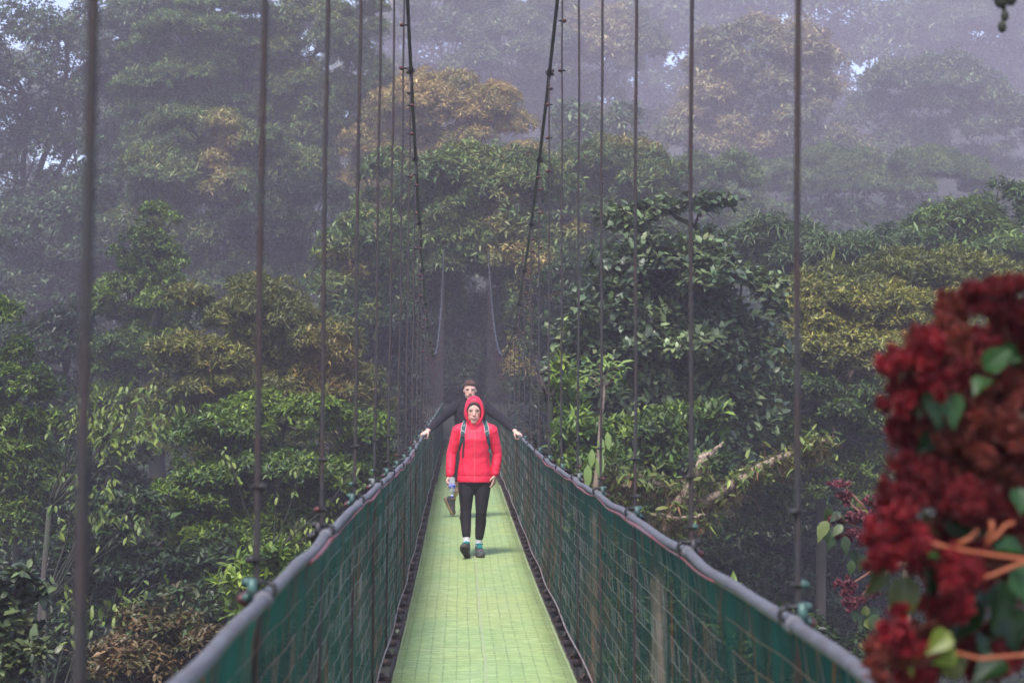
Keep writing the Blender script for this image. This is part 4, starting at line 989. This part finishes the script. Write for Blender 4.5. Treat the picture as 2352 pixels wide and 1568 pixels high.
def build_woman():
    fy = 18.4; z0 = float(deckz(fy)); O = np.array([.005, fy, z0])
    root = empty('person', tuple(O), 'person walking in front in a coral red hooded jacket, black leggings and white socks', 'person')
    og = O; A = lambda x, y, z: O+np.array([x, y, z])
    HC = A(-.012, -.045, 1.519); hw, hh, hd = .078, .130, .098
    jl = dict(hipL=A(-.085, 0, .80), kneeL=A(-.088, -.035, .47), ankL=A(-.078, -.13, .125), hipR=A(.09, 0, .80), kneeR=A(.072, -.02, .46), ankR=A(.050, .02, .115))
    # ---- arms
    shL, elL, wrL = A(-.175, .0, 1.315), A(-.245, .03, 1.075), A(-.262, -.055, .835)
    shR, elR, wrR = A(.175, .0, 1.315), A(.240, .05, 1.075), A(.212, -.005, .850)
    body = head_prims(HC, hw, hh, hd, True)
    body += [('c', A(-.006, .005, 1.32), .052, A(-.010, -.02, 1.44), .050),
             ('l', [(0, .01, .78, .15, .10), (0, .01, .9, .15, .10), (0, .0, 1.05, .125, .09), (0, 0, 1.22, .145, .10), (0, .005, 1.33, .15, .08), (0, .01, 1.39, .07, .05)])]
    for a, b, c, hd_ in ((shL, elL, wrL, 0), (shR, elR, wrR, 1)):
        body += [('c', a, .042, b, .034), ('c', b, .034, c, .024)]
    body += [('c', jl['hipL'], .070, jl['kneeL'], .040), ('c', jl['kneeL'], .040, jl['ankL'], .026), ('c', jl['hipR'], .070, jl['kneeR'], .040), ('c', jl['kneeR'], .040, jl['ankR'], .026),
             ('c', jl['ankL'], .026, jl['ankL']+np.array([0, -.06, -.03]), .02), ('c', jl['ankR'], .026, jl['ankR']+np.array([.01, -.06, -.06]), .02)]
    body += hand(wrL, (.02, -.12, -1), (.55, -.62, 0), .96, side=1, curls=[.75, .78, .8, .85], thumb=.9)
    body += hand(wrR, (-.12, -.1, -1), (-.85, .35, 0), .92, side=-1, curls=[.42, .5, .58, .62], thumb=.35)
    bo, V, F = skin('body', body, M['skin'], root, og, .0042, 6, tint=face_tint(HC, hh, 0, .4))
    tr = bvh(V, F); face_parts(root, og, HC, hw, hh, hd, True, tr, None)
    # ---- leggings
    lg = [('l', [(0, .01, .70, .10, .07), (0, .008, .76, .165, .105), (0, .01, .86, .168, .108), (0, .01, .93, .15, .10)])]
    for s, n in ((-1, 'L'), (1, 'R')):
        h, k, a = jl['hip'+n], jl['knee'+n], jl['ank'+n]
        lo = k+(a-k)*.70 if n == 'L' else k+(a-k)*.74
        lg += [('c', h+np.array([0, .01, -.02]), .090, h+(k-h)*.45, .080), ('c', h+(k-h)*.45, .080, k, .057), ('c', k, .057, k+(lo-k)*.38+np.array([s*.004, .014, 0]), .058), ('c', k+(lo-k)*.38+np.array([s*.004, .014, 0]), .058, lo, .045)]
    zc = {-1: jl['kneeL'][2]+(jl['ankL'][2]-jl['kneeL'][2])*.72, 1: jl['kneeR'][2]+(jl['ankR'][2]-jl['kneeR'][2])*.76}
    skin('leggings', lg, M['legging'], root, og, .0055, 5, disp=wrinkle(.0028, 16, (.6, .6, 2.4), 3, lambda V: .3+np.exp(-((V[:, 2]-z0-.47)/.09)**2)+.8*np.exp(-((V[:, 2]-z0-.28)/.07)**2)))
    # ---- socks and shoes
    for n in 'LR':
        k, a = jl['knee'+n], jl['ank'+n]
        d = unit(k-a); b = a+d*(.15 if n == 'L' else .14)
        so, _, _ = skin('sock', [('c', a-d*.01, .037, a+d*.05, .0365), ('c', a+d*.05, .0355, b, .036)], M['sock'], root, og, .005, 3, disp=wrinkle(.0022, 30, (.3, .3, 2.2), 5))
    shoe(root, og, jl['ankL']+np.array([0, .0, -.005]), (-.16, -.86, .46), (.0, .46, .86), sole='sole')
    shoe(root, og, jl['ankR']+np.array([0, .01, -.004]), (.13, -.99, -.02), (.0, 0, 1), sole='sole')
    # ---- jacket with hood
    jk = [('l', [(.002, .012, .782, .182, .126), (.0, .012, .80, .184, .126), (0, .01, .90, .172, .120), (-.002, .006, 1.03, .152, .108), (-.002, .0, 1.14, .157, .116), (-.002, .0, 1.23, .175, .128), (0, .008, 1.31, .178, .112), (0, .012, 1.355, .150, .092), (-.003, .008, 1.395, .098, .072), (-.006, .0, 1.42, .075, .068)])]
    for s, sh, el, wr in ((-1, shL, elL, wrL), (1, shR, elR, wrR)):
        c = wr+(el-wr)*.10
        jk += [('c', A(s*.12, .01, 1.345), .058, sh, .066), ('c', sh, .064, el, .048), ('c', el, .049, el+(c-el)*.6, .046), ('c', el+(c-el)*.6, .046, c, .041)]
    jk += [('c', A(-.008, -.01, 1.36), .088, A(-.010, -.018, 1.40), .080)]
    def armw(V):
        p = V-O; arm = np.clip((np.abs(p[:, 0])-.17)/.03, 0, 1); return .55+1.1*arm*np.exp(-((p[:, 2]-.92)/.1)**2)+.5*arm
    w1_ = wrinkle(.0026, 13, (1.6, .9, 1.2), 1.0, armw); w1 = w1_; w2 = wrinkle(.0045, 6, (1.6, .6, 1.0), 8.0)
    w3 = lambda V: .007*np.exp(-((V[:, 2]-z0-.845)/.010)**2)*-.6+.002
    jo, JV, JF = skin('rain_jacket', jk, M['jacket'], root, og, .0055, 4, disp=lambda V: w1(V)+w2(V)+w3(V), cut=lambda V: V[:, 2] > z0+.775)
    jt = bvh(JV, JF)
    def onj(x, z, off=.003):
        h = jt.ray_cast(Vector((O[0]+x, O[1]-.6, z0+z)), Vector((0, 1, 0))); return np.array([O[0]+x, (h[0].y if h[0] is not None else O[1]-.1)-off, z0+z])
    m = MB(); zz = np.linspace(.79, 1.385, 46); P = np.array([onj(.0, z, .0015) for z in zz]); m.grid(np.stack([P+[-.006, 0, 0], P+[-.003, -.003, 0], P+[.003, -.003, 0], P+[.006, 0, 0]], 1))
    m.build('zip', mat('zip_tape', (.78, .07, .10), .5), jo, origin=og)
    m = MB(); m.box(onj(.002, 1.335, .006), (.006, .005, .022)); m.build('zip_pull', M['dark'], jo, smooth=False, origin=og)
    for s in (-1, 1):
        m = MB(); P = np.array([onj(s*(.118+.018*t), 1.10-.13*t, .001) for t in np.linspace(0, 1, 8)]); m.tube(P, .0028, 5); m.build('pocket_seam', mat('seam_dark_red', (.33, .01, .02), .7), jo, origin=og)
    # hood: rim outline and shell round the head
    n = 40; th = np.arange(n)*2*np.pi/n; rows = []
    hx, hyy, hz = -.010, -.045, 1.512
    def ring(rw, rh_up, rh_dn, y, zc_, peak=0):
        c, s_ = np.cos(th), np.sin(th); zz = np.where(s_ > 0, s_*rh_up, s_*rh_dn); sh = np.where(s_ > .0, np.abs(np.cos(th))**.9*np.sign(c), np.abs(c)**1.0*np.sign(c))
        return np.stack([O[0]+hx+rw*sh+.003*np.sin(th*5+y*40), O[1]+y+peak*np.clip(s_, 0, 1)+.004*np.sin(th*3+1), z0+zc_+zz], -1)
    rows = [ring(.071, .098, .118, -.055, hz), ring(.076, .104, .125, -.088, hz, .004), ring(.083, .112, .131, -.104, hz, .004), ring(.093, .128, .136, -.100, hz, .006), ring(.099, .146, .136, -.078, hz), ring(.104, .163, .135, -.045, hz), ring(.107, .176, .135, .0, hz), ring(.105, .172, .13, .04, hz), ring(.094, .15, .12, .08, hz), ring(.066, .105, .10, .112, hz), ring(.03, .05, .05, .128, hz), ring(.002, .002, .002, .132, hz)]
    m = MB(); m.grid(np.array(rows), closed=True); m.build('hood', M['jacket'], jo, origin=og)
    # hair framing the face
    m = MB()
    for k in range(60):
        a = math.pi*(k+.5)/60*1.3-.15*math.pi; c, s_ = math.cos(a), math.sin(a); jit = rng.uniform(-.003, .003)
        def fr(px, pz):
            h_ = tr.ray_cast(Vector((O[0]-.012+px, O[1]-.5, z0+pz)), Vector((0, 1, 0))); return np.array([O[0]-.012+px, h_[0].y if h_[0] is not None else O[1]-.04, z0+pz])
        pi_ = fr(c*.068+jit, 1.512+s_*(.079+jit)); po = fr(c*.073, 1.512+s_*.094); pb = A(-.012+c*.084, -.05, 1.512+s_*.118)
        m.tube([pi_+[0, .002, 0], (pi_+po)/2-[0, .006, 0], po-[0, .006, 0], pb], [.003, .007, .009, .010], 6)
    m.build('hair', M['hair_auburn'], root, origin=og)
    # ---- backpack worn over the jacket
    bp = empty('backpack', tuple(A(0, .20, 1.1)), 'small teal backpack worn on the back of the person in red, straps over both shoulders', 'backpack'); bo_ = np.array(bp.location)
    skin('bag', [('l', [(0, .20, .93, .11, .05), (0, .20, .96, .13, .075), (0, .20, 1.15, .135, .085), (0, .19, 1.30, .12, .07), (0, .18, 1.36, .08, .04)])] if False else [('l', [(O[0], O[1]+.205, z0+.93, .11, .05), (O[0], O[1]+.205, z0+.96, .13, .075), (O[0], O[1]+.205, z0+1.15, .135, .085), (O[0], O[1]+.195, z0+1.30, .12, .07), (O[0], O[1]+.185, z0+1.36, .08, .04)])], M['teal'], bp, bo_, .01, 4)
    for s in (-1, 1):
        pts = [(.108, 1.40), (.116, 1.375), (.121, 1.35), (.125, 1.32), (.128, 1.29), (.134, 1.26), (.141, 1.22), (.148, 1.18), (.155, 1.14), (.160, 1.10)]
        P = np.array([onj(s*x, z, .008) for x, z in pts]); P = np.vstack([[A(s*.095, .10, 1.37), A(s*.10, .03, 1.425)], P]); wd = np.interp(np.arange(12), [0, 4, 7, 11], [.025, .024, .019, .012])
        def rib(P, wd, t, name, mt, par_, off=0):
            m = MB(); x = np.zeros((len(P), 3)); x[:, 0] = 1; f = np.zeros((len(P), 3)); f[:, 1] = -1
            w = np.broadcast_to(wd, (len(P),))[:, None]
            m.grid(np.stack([P-x*w+f*off, P-x*w*.9+f*(t+off), P+x*w*.9+f*(t+off), P+x*w+f*off, P-x*w+f*off], 1)); return m.build(name, M[mt], par_, origin=bo_)
        st_ = rib(P, wd, .009, 'shoulder_strap', 'teal', bp)
        rib(P[1:7]-[s*.0, 0, 0]+np.array([-.021, 0, 0]), .003, .0035, 'piping', 'greyweb', st_, .0085); rib(P[1:7]+np.array([.021, 0, 0]), .003, .0035, 'piping', 'greyweb', st_, .0085)
        q = P[5]; m = MB(); m.box(q+[0, -.013, -.004], (.044, .006, .013), Matrix.Rotation(s*-.45, 3, 'Y')); m.build('strap_band', M['greyweb'], st_, smooth=False, origin=bo_)
        m = MB(); m.box(P[7]+[-s*.002, -.014, 0], (.034, .009, .026)); m.build('buckle', M['darkweb'], st_, smooth=False, origin=bo_)
        if s < 0:
            Q = np.array([onj(x, z, .011) for x, z in ((-.128, 1.285), (-.112, 1.25), (-.116, 1.20), (-.121, 1.14), (-.124, 1.08), (-.127, 1.04))])
            rib(Q, .008, .004, 'loose_webbing', 'darkweb', st_)
            m = MB(); c = P[3]+[0, -.0125, 0]                   # small pale mark on the strap
            m.tube([c+[.004, 0, .012], c+[-.005, 0, .002], c+[-.003, 0, -.010], c+[.005, 0, -.008]], .0022, 5); m.tube([c+[.005, 0, .010], c+[.006, 0, -.004]], .002, 5); m.build('strap_mark', M['white'], st_, origin=bo_)
    # ---- water bottle hanging neck down from the hand
    c = wrL+np.array([.026, -.075, -.075]); bt = empty('water_bottle', tuple(c), 'clear water bottle with blue and white label held upside down by the person in red', 'water bottle')
    ax = unit(np.array([.02, -.20, -1.])); 
    def lathe(pr, name, mt, par_, k=20):
        m = MB(); P = c+ax*np.array([q[0] for q in pr])[:, None]; m.tube(P, np.array([q[1] for q in pr]), k, caps=True); return m.build(name, mt, par_, origin=c)
    clear = mat('clear_plastic', (.62, .66, .68), .12, spec=.6)
    cn = clear.node_tree; tp = cn.nodes.new('ShaderNodeBsdfTransparent'); tp.inputs[0].default_value = (.9, .95, .97, 1); mx = cn.nodes.new('ShaderNodeMixShader'); mx.inputs[0].default_value = .6
    cn.links.new(cn.nodes['Principled BSDF'].outputs[0], mx.inputs[1]); cn.links.new(tp.outputs[0], mx.inputs[2]); cn.links.new(mx.outputs[0], cn.nodes['Material Output'].inputs[0])
    lathe([(-.075, .012), (-.073, .030), (-.065, .034), (-.04, .035), (-.02, .033), (0, .0365), (.04, .037), (.065, .036), (.085, .029), (.100, .018), (.108, .0135), (.114, .0135)], 'bottle', clear, bt)
    lathe([(.0, .0372), (.02, .038), (.045, .038)], 'label', mat('blue_label', (.02, .03, .42), .4, noise_amt=1, noise_scale=34, col2=(.6, .62, .7)), bt)
    lathe([(.112, .0155), (.118, .0155), (.122, .0155)], 'cap_ring', M['white'], bt); lathe([(.122, .0150), (.138, .0140), (.140, .006)], 'cap', mat('blue_cap', (.05, .09, .5), .4), bt)
    return root

def build_man():
    fy = 23.1; z0 = float(deckz(fy)); O = np.array([-.020, fy, z0])
    root = empty('person', tuple(O), 'bearded short haired person behind, in a charcoal fleece with both hands on the handrails', 'person')
    og = O; A = lambda x, y, z: O+np.array([x, y, z])
    HC = A(0, -.035, 1.688); hw, hh, hd = .080, .135, .102
    def rp(side, y): return np.array([side*HX, y, float(railz(y, side))-.014*float(sagpos(y))])
    gL = rp(-1, fy-.50); gR = rp(1, fy-.46)
    shL, shR = A(-.195, .0, 1.475), A(.195, .0, 1.475)
    wrL = gL+np.array([.052, .045, .062]); wrR = gR+np.array([-.052, .045, .062])
    elL = (shL+wrL)/2+np.array([-.012, .06, .0]); elR = (shR+wrR)/2+np.array([.018, .06, .008])
    hipL, hipR = A(-.10, .02, .90), A(.09, .02, .90); kneeL, kneeR = A(-.13, .0, .50), A(-.015, -.10, .49)
    ankL, ankR = A(-.215, .30, .245), A(-.085, -.03, .105)
    body = head_prims(HC, hw, hh, hd, False)
    body += [('c', A(0, .02, 1.48), .066, A(0, .0, 1.60), .064), ('l', [(0, .02, .88, .16, .10), (0, .02, 1.0, .165, .11), (0, .01, 1.2, .17, .11), (0, .01, 1.38, .19, .11), (0, .02, 1.48, .16, .09), (0, .02, 1.54, .07, .06)])]
    for a, b, c in ((shL, elL, wrL), (shR, elR, wrR)): body += [('c', a, .05, b, .042), ('c', b, .042, c, .029)]
    body += [('c', hipL, .09, kneeL, .06), ('c', kneeL, .056, ankL, .034), ('e', kneeL*.68+ankL*.32, (.055, .06, .10)), ('c', hipR, .09, kneeR, .06), ('c', kneeR, .058, ankR, .038), ('e', kneeR*.68+ankR*.32, (.055, .06, .10)),
             ('c', ankR, .036, ankR+np.array([0, -.1, -.05]), .03), ('c', ankL, .032, ankL+np.array([.0, .0, -.08]), .024)]
    # hands closed over the pipes, thumbs on the inner side
    body += hand(wrL, (-.62, -.50, -.42), (.15, .2, -1), 1.06, side=1, curls=[1.15, 1.15, 1.15, 1.1], thumb=1.0, bend=.95)
    body += hand(wrR, (.62, -.50, -.42), (-.15, .2, -1), 1.06, side=-1, curls=[1.15, 1.15, 1.15, 1.1], thumb=1.0, bend=.95)
    bo, V, F = skin('body', body, M['skin'], root, og, .0045, 6, tint=face_tint(HC, hh, .38, .45, 4))
    tr = bvh(V, F); face_parts(root, og, HC, hw, hh, hd, False, tr, None)
    # hair: short sides, fuller top swept up
    hp = [('e', HC+np.array([0, .014, .050]), (.0905, .106, .097)), ('e', HC+np.array([0, .03, .005]), (.0905, .095, .095)), ('e', HC+np.array([.006, -.050, .088]), (.064, .042, .034)), ('e', HC+np.array([-.03, -.02, .098]), (.045, .06, .032)), ('e', HC+np.array([.03, -.01, .096]), (.042, .06, .032))]
    def hcut(V):
        p = V-HC; return (p[:, 2] > .062-.30*p[:, 1]*0-np.clip(p[:, 1]+.03, 0, .05)*2.2) | (p[:, 1] > .02)
    skin('hair', hp, M['hair_brown'], root, og, .005, 1, disp=wrinkle(.0035, 45, (1, .4, 1), 2), cut=hcut)
    # fleece
    jk = [('l', [(0, .02, .84, .185, .125), (0, .02, .86, .187, .127), (0, .02, 1.0, .185, .13), (0, .01, 1.15, .185, .13), (0, .01, 1.32, .205, .13), (0, .015, 1.44, .205, .115), (0, .02, 1.50, .17, .10), (0, .02, 1.545, .09, .085), (0, .012, 1.575, .078, .08)])]
    for s, sh, el, wr in ((-1, shL, elL, wrL), (1, shR, elR, wrR)):
        c = wr+(el-wr)*.14
        jk += [('c', A(s*.12, .015, 1.485), .07, sh, .078), ('c', sh, .074, el, .056), ('c', el, .056, el+(c-el)*.6, .051), ('c', el+(c-el)*.6, .051, c, .042)]
    jo, JV, JF = skin('fleece', jk, M['fleece'], root, og, .006, 4, disp=wrinkle(.007, 9, (1, 1, 1.6), 4))
    m = MB(); a = np.arange(25)*2*np.pi/24; G = [np.stack([O[0]+r*np.cos(a), O[1]+.008+r*1.02*np.sin(a), z0+z+.012*np.sin(a)], -1) for r, z in ((.080, 1.555), (.078, 1.60), (.073, 1.607), (.07, 1.58))]
    m.grid(G); m.build('collar', M['fleece'], jo, origin=og)
    sp_ = [('l', [(0, .02, .80, .17, .11), (0, .02, .92, .178, .118), (0, .02, .96, .17, .11)])]
    for h, k in ((hipL, kneeL), (hipR, kneeR)): sp_ += [('c', h, .105, h+(k-h)*.55, .098), ('c', h+(k-h)*.55, .098, h+(k-h)*.86, .092)]
    skin('shorts', sp_, M['shorts'], root, og, .007, 4, disp=wrinkle(.005, 9, (1, 1, 1), 6))
    shoe(root, og, ankL, (.42, -.12, -.90), (.86, -.30, .42), L=.29, sole='tansole', lace=None, upper='shoe')
    shoe(root, og, ankR+np.array([0, 0, .006]), (.05, -1, 0), (0, 0, 1), sole='sole', lace='darkweb')
    return root
# loft rings are written relative to the feet; move them to the person's place
_skin = skin
def skin(name, prims, material, parent, og, *a, **k):
    out = []
    for p in prims:
        if p[0] == 'l' and abs(p[1][0][1]) < 5: p = ('l', [(q[0]+og[0], q[1]+og[1], q[2]+og[2])+tuple(q[3:]) for q in p[1]])
        out.append(p)
    return _skin(name, out, material, parent, og, *a, **k)
build_woman(); build_man()

# ------------------------------------------------------------------ red flowering shrub close to the camera, and its kin further off
def big_leaf(m, base, tip, width, upv, C, curl=.12, fold=.25):
    base, tip = np.array(base, float), np.array(tip, float); L = np.linalg.norm(tip-base); d = (tip-base)/L; u = np.array(upv, float); u = unit(u-d*u.dot(d)); s = np.cross(d, u)
    t = np.linspace(0, 1, 11); wv = width*.5*np.sin(np.pi*np.clip(t, .0, 1)**.72)**.85*np.where(t > .45, (1-(t-.45)*1.05), 1); G = []
    for i, q in enumerate(t):
        row = []
        for k in (-1, -.66, -.33, 0, .33, .66, 1):
            rip = .05*width*math.sin(q*26+abs(k)*3)*abs(k)
            row.append(base+d*L*q+s*k*wv[i]+u*(fold*abs(k)*wv[i]+rip-curl*L*q*q))
        G.append(row)
    Cc = np.array([[np.array(C)*(1.25 if abs(k) == 3 else 1-.12*((i+k) % 2)) for k in range(-3, 4)] for i in range(11)]).reshape(-1, 3)
    m.grid(G, C=Cc)

def plume(m, c, r, n, cols, grain, branches=26, down=0.0):
    """a branching flower head: many tiny buds on fanned side shoots"""
    c = np.array(c, float); r = np.array(r, float); k = 16
    sub = c+unit(rng.normal(0, 1, (k, 3))+np.array([0, 0, .2]))*rng.uniform(.3, 1.15, (k, 1))*r
    B = unit(rng.normal(0, 1, (branches, 3))+np.array([0, 0, .25-down])); ln = rng.uniform(.7, 1.15, branches)
    i = rng.integers(0, branches, n); t = rng.uniform(.25, 1, n)**.6
    j = rng.integers(0, k, branches); cs = sub[j]; sc = rng.uniform(.16, .46, (branches, 1))
    P = cs[i]+B[i]*r*(ln[:, None]*sc)[i]*t[:, None]+rng.normal(0, 1, (n, 3))*r*.06
    m.segs(cs, cs+B*r*ln[:, None]*sc*.95, grain*.22, np.array([.28, .04, .03]))
    w = rng.random((branches, 1))[i]*.6+rng.random((n, 1))*.4; C = np.array(cols[0])*(1-w)+np.array(cols[1])*w
    D = rng.normal(0, 1, (n, 3)); U = rng.normal(0, 1, (n, 3)); L = grain*rng.uniform(.7, 1.5, n)
    put_leaves(m, P, D, U, L, L*.75, C*.9*np.exp(rng.normal(0, .3, (n, 1))), 'd', .3)

def red_shrub():
    Y = 2.45; A = lambda px, py, d=0: np.array(at(px, py, Y+d)); s = FPX/Y
    b = np.array([1.75, 3.0]); bz = float(terr(*b)); og = np.array([b[0], b[1], bz])
    root = empty('flowering_shrub', tuple(og), 'close blurred shrub with deep red feathery flower heads and green leaves at the right edge', 'flowering shrub')
    R1, R2 = ((.07, .004, .006), (.29, .015, .022)), ((.10, .016, .010), (.30, .05, .03)); R3 = ((.13, .003, .008), (.40, .012, .022))
    heads = [(2290, 690, 62, 52, R1, 0), (2340, 740, 60, 50, R1, .05), (2190, 740, 34, 60, R2, .05), (2170, 790, 48, 60, R2, 0), (2110, 850, 62, 60, R3, -.05), (2165, 850, 50, 45, R1, 0), (2085, 900, 38, 30, R1, 0), (2065, 980, 42, 55, R1, .05), (2110, 1010, 40, 60, R2, .1), (2240, 900, 50, 50, R2, .08), (2325, 880, 50, 75, R2, .06), (2290, 980, 70, 70, R2, 0),
             (2210, 1040, 60, 60, R2, .03), (2090, 1100, 62, 50, R1, .02), (2060, 1150, 42, 60, R1, 0), (2150, 1110, 60, 55, R2, .06), (2210, 1150, 70, 60, R1, 0), (2280, 1090, 60, 60, R2, .05), (2335, 1040, 45, 60, R1, .07), (2050, 1240, 70, 50, R3, -.06), (2020, 1275, 45, 35, R3, -.06), (2100, 1270, 40, 45, R1, 0),
             (2200, 1340, 55, 65, R3, -.02), (2240, 1290, 55, 45, R1, 0), (2180, 1400, 40, 50, R1, .03), (2300, 1180, 50, 40, R1, .04), (2060, 1460, 55, 45, R3, -.05), (2040, 1520, 50, 40, R2, -.05), (2090, 1545, 40, 30, R3, 0), (2250, 1530, 60, 45, R1, .06), (2340, 1330, 40, 50, R1, .09), (2330, 1480, 40, 40, R1, .1), (2130, 1390, 22, 20, R3, .02)]
    heads += [(rng.uniform(2080, 2360) if k % 2 else rng.uniform(2180, 2370), rng.uniform(760, 1560) if k % 2 else rng.uniform(720, 1150), 48, 50, R1 if k % 3 else R2, .17) for k in range(34)]
    heads = [h for h in heads if h[0] > 2040+max(0, (1000-h[1]))*.45-30 or h[5] < .15]
    lf = MB(); st = MB()
    hub = A(2520, 1330, .25)
    st.tube([og-[0, 0, .2], (og+hub)/2+[.1, 0, 0], hub, A(2470, 900, .2)], [.03, .022, .016, .008], 8, C=(.16, .07, .03))
    for i, (px, py, rx, ry, cc, d) in enumerate(heads):
        c = A(px, py, d); m = MB()
        plume(m, c, np.array([rx*1.12, rx*1., ry*1.18])/s, int(rx*ry*3.6), cc, .0052, 150)
        m.build('flower_head', M['petal'], root, smooth=False, origin=og)
        e = hub*.35+np.array([A(2400, 1280 if py > 1050 else 1000, .15)])[0]*.65
        st.tube([hub, e, (e+c)/2+np.array([0, .02, -.01]), c], [.005, .003, .002, .0014], 6, C=(.20, .05, .02))
    OR = (.33, .085, .03)
    for pts, r in (([(2105, 1238), (2180, 1258), (2250, 1270), (2360, 1285), (2460, 1300)], .0032), ([(2060, 1480), (2160, 1490), (2250, 1512), (2370, 1502), (2460, 1500)], .0028), ([(2200, 1345), (2280, 1320), (2352, 1290), (2420, 1270)], .003), ([(2200, 1250), (2230, 1235), (2245, 1215)], .004), ([(2265, 1250), (2290, 1230), (2310, 1205), (2330, 1200)], .003), ([(2265, 1240), (2280, 1215), (2275, 1195)], .0035)):
        st.tube([A(x, y, -.02) for x, y in pts], r, 7, C=OR)
    G1, G2, G3, Yl = (.010, .038, .007), (.024, .078, .014), (.055, .065, .008), (.14, .18, .015)
    leaves = [((2260, 850), (2330, 790), .045, G2, .0), ((2300, 800), (2345, 830), .04, G2, 0), ((2220, 800), (2180, 850), .035, G1, .02), ((2160, 880), (2145, 980), .05, G2, -.02), ((2180, 900), (2195, 985), .042, G2, -.02), ((2130, 870), (2105, 960), .05, G3, .03), ((2150, 1000), (2110, 1040), .04, G1, .04),
              ((2270, 870), (2235, 900), .04, G2, -.02), ((2320, 930), (2350, 1000), .05, G1, .05), ((2240, 990), (2180, 1060), .05, G1, .08), ((2020, 1295), (1998, 1375), .050, G3, -.04), ((2080, 1320), (2068, 1450), .055, G3, -.04), ((2120, 1290), (2150, 1400), .06, G1, .02), ((2150, 1270), (2100, 1260), .04, G2, -.03), ((2230, 1300), (2280, 1420), .06, G1, .06),
              ((2300, 1330), (2290, 1450), .06, G1, .03), ((2330, 1300), (2380, 1400), .07, G2, .0), ((2180, 1450), (2130, 1500), .04, Yl, -.04), ((2190, 1480), (2150, 1530), .05, Yl, -.03), ((2100, 1480), (2085, 1550), .032, Yl, -.05), ((2240, 1450), (2260, 1540), .06, G1, .04), ((2310, 1400), (2340, 1500), .07, G1, .07),
              ((2290, 1140), (2330, 1250), .06, G1, .07), ((2340, 1120), (2350, 1180), .04, G2, .0), ((2300, 1250), (2180, 1240), .05, G1, .06), ((2350, 1260), (2280, 1250), .04, G2, .03), ((2250, 1380), (2170, 1480), .06, G1, .05), ((2180, 1180), (2240, 1240), .05, G1, .05), ((2160, 1540), (2230, 1500), .05, G3, .02), ((2310, 1520), (2230, 1560), .06, G1, .02), ((2120, 1180), (2150, 1240), .04, G3, .05),
              ((2350, 840), (2300, 900), .05, G1, .06), ((2200, 960), (2160, 1070), .06, G1, .09), ((2080, 1190), (2110, 1260), .05, G1, .08), ((2350, 1400), (2270, 1500), .07, G1, .1), ((2250, 1050), (2350, 1120), .06, G1, .1)]
    for (b0, t0, w, c, d) in leaves:
        a_, e = A(*b0, d), A(*t0, d-.02); v = e-a_; e = a_+v*1.0
        big_leaf(lf, a_, e, w*.8, np.array([rng.normal(0, .9), -1, .5+rng.normal(0, .5)]), c, .22, .45)
    st.build('stem', mat('orange_stem', tint=True, rough=.6), root, origin=og); lf.build('leaves', M['leaf'], root, origin=og)

def pink_shrub():
    Y = 9; A = lambda px, py, d=0: np.array(at(px, py, Y+d)); s = FPX/Y
    b = np.array([2.45, 9.2]); bz = float(terr(*b)); og = np.array([b[0], b[1], bz])
    root = empty('flowering_shrub', tuple(og), 'smaller shrub with dusty pink flower heads seen left of the close red one', 'flowering shrub')
    PK = ((.13, .035, .05), (.34, .10, .12))
    st = MB(); lf = MB(); hub = A(2080, 1290, .1); st.tube([og-[0, 0, .3], (og+hub)/2, hub], [.05, .04, .02], 8, C=(.14, .10, .07))
    for (px, py, rx, ry) in ((1935, 1112, 24, 8), (1935, 1142, 24, 16), (1928, 1192, 22, 10), (1985, 1195, 48, 24), (1960, 1228, 32, 18), (1990, 1245, 26, 20), (2015, 1150, 24, 20), (1942, 1350, 24, 20), (1962, 1385, 28, 18), (2008, 1352, 16, 18), (2030, 1215, 30, 26)):
        m = MB(); plume(m, A(px, py), np.array([rx, rx*.8, ry])/s, int(rx*ry*2.6), PK, .014, 26); m.build('flower_head', M['petal'], root, smooth=False, origin=og)
        st.tube([hub, (hub+A(px, py+15))/2+[0, 0, .05], A(px, py)], [.012, .008, .004], 6, C=(.22, .10, .07))
    G = [(.05, .085, .025), (.08, .12, .03), (.16, .19, .05), (.045, .07, .03)]
    for (px, py) in ((1905, 1165), (1955, 1165), (1975, 1150), (2000, 1135), (1930, 1175), (1900, 1195), (1892, 1210), (1920, 1222), (1940, 1230), (1935, 1205), (1960, 1262), (1985, 1272), (1955, 1285), (2010, 1270), (1990, 1390), (2000, 1410), (1975, 1410), (1960, 1400), (2015, 1395), (1990, 1420), (1940, 1180), (1990, 1170), (2030, 1300), (2040, 1390)):
        a_ = A(px, py, rng.uniform(-.05, .08)); e = a_+np.array([rng.uniform(-.07, .05), -.02, -rng.uniform(.05, .11)])
        big_leaf(lf, a_, e, rng.uniform(.04, .07), (rng.normal(0, .7), -1, .8), G[rng.integers(4)], .2, .1)
    st.build('stem', mat('red_brown_stem', tint=True, rough=.7), root, origin=og); lf.build('leaves', M['leaf'], root, origin=og)
M['petal'] = mat('petal', tint=True, rough=.6, trans=.3)
red_shrub(); pink_shrub()

def hanging_twig():
    Y = 4.2; A = lambda px, py, d=0: np.array(at(px, py, Y+d)); og = A(2306, -160)
    root = empty('hanging_twig', tuple(og), 'dark blurred hanging twig tip with two seed pods at the top right corner', 'twig')
    m = MB(); m.tube([A(2600, -420, .6), A(2450, -200, .2), A(2330, -40), A(2290, -12), A(2240, -20)], [.02, .014, .010, .008, .004], 8)
    m.tube([A(2302, -10), A(2306, 20), A(2304, 45), A(2302, 72)], [.008, .0055, .005, .0035], 8); m.build('stem', M['bark'], root, origin=og)
    for px, py, r in ((2308, 37, .012), (2302, 62, .013), (2300, -3, .022), (2322, -5, .018)):
        m = MB(); m.ball(A(px, py), (r*.85, r*.85, r*1.15), 7); m.build('seed_pod', M['bark'], root, origin=og)
hanging_twig()
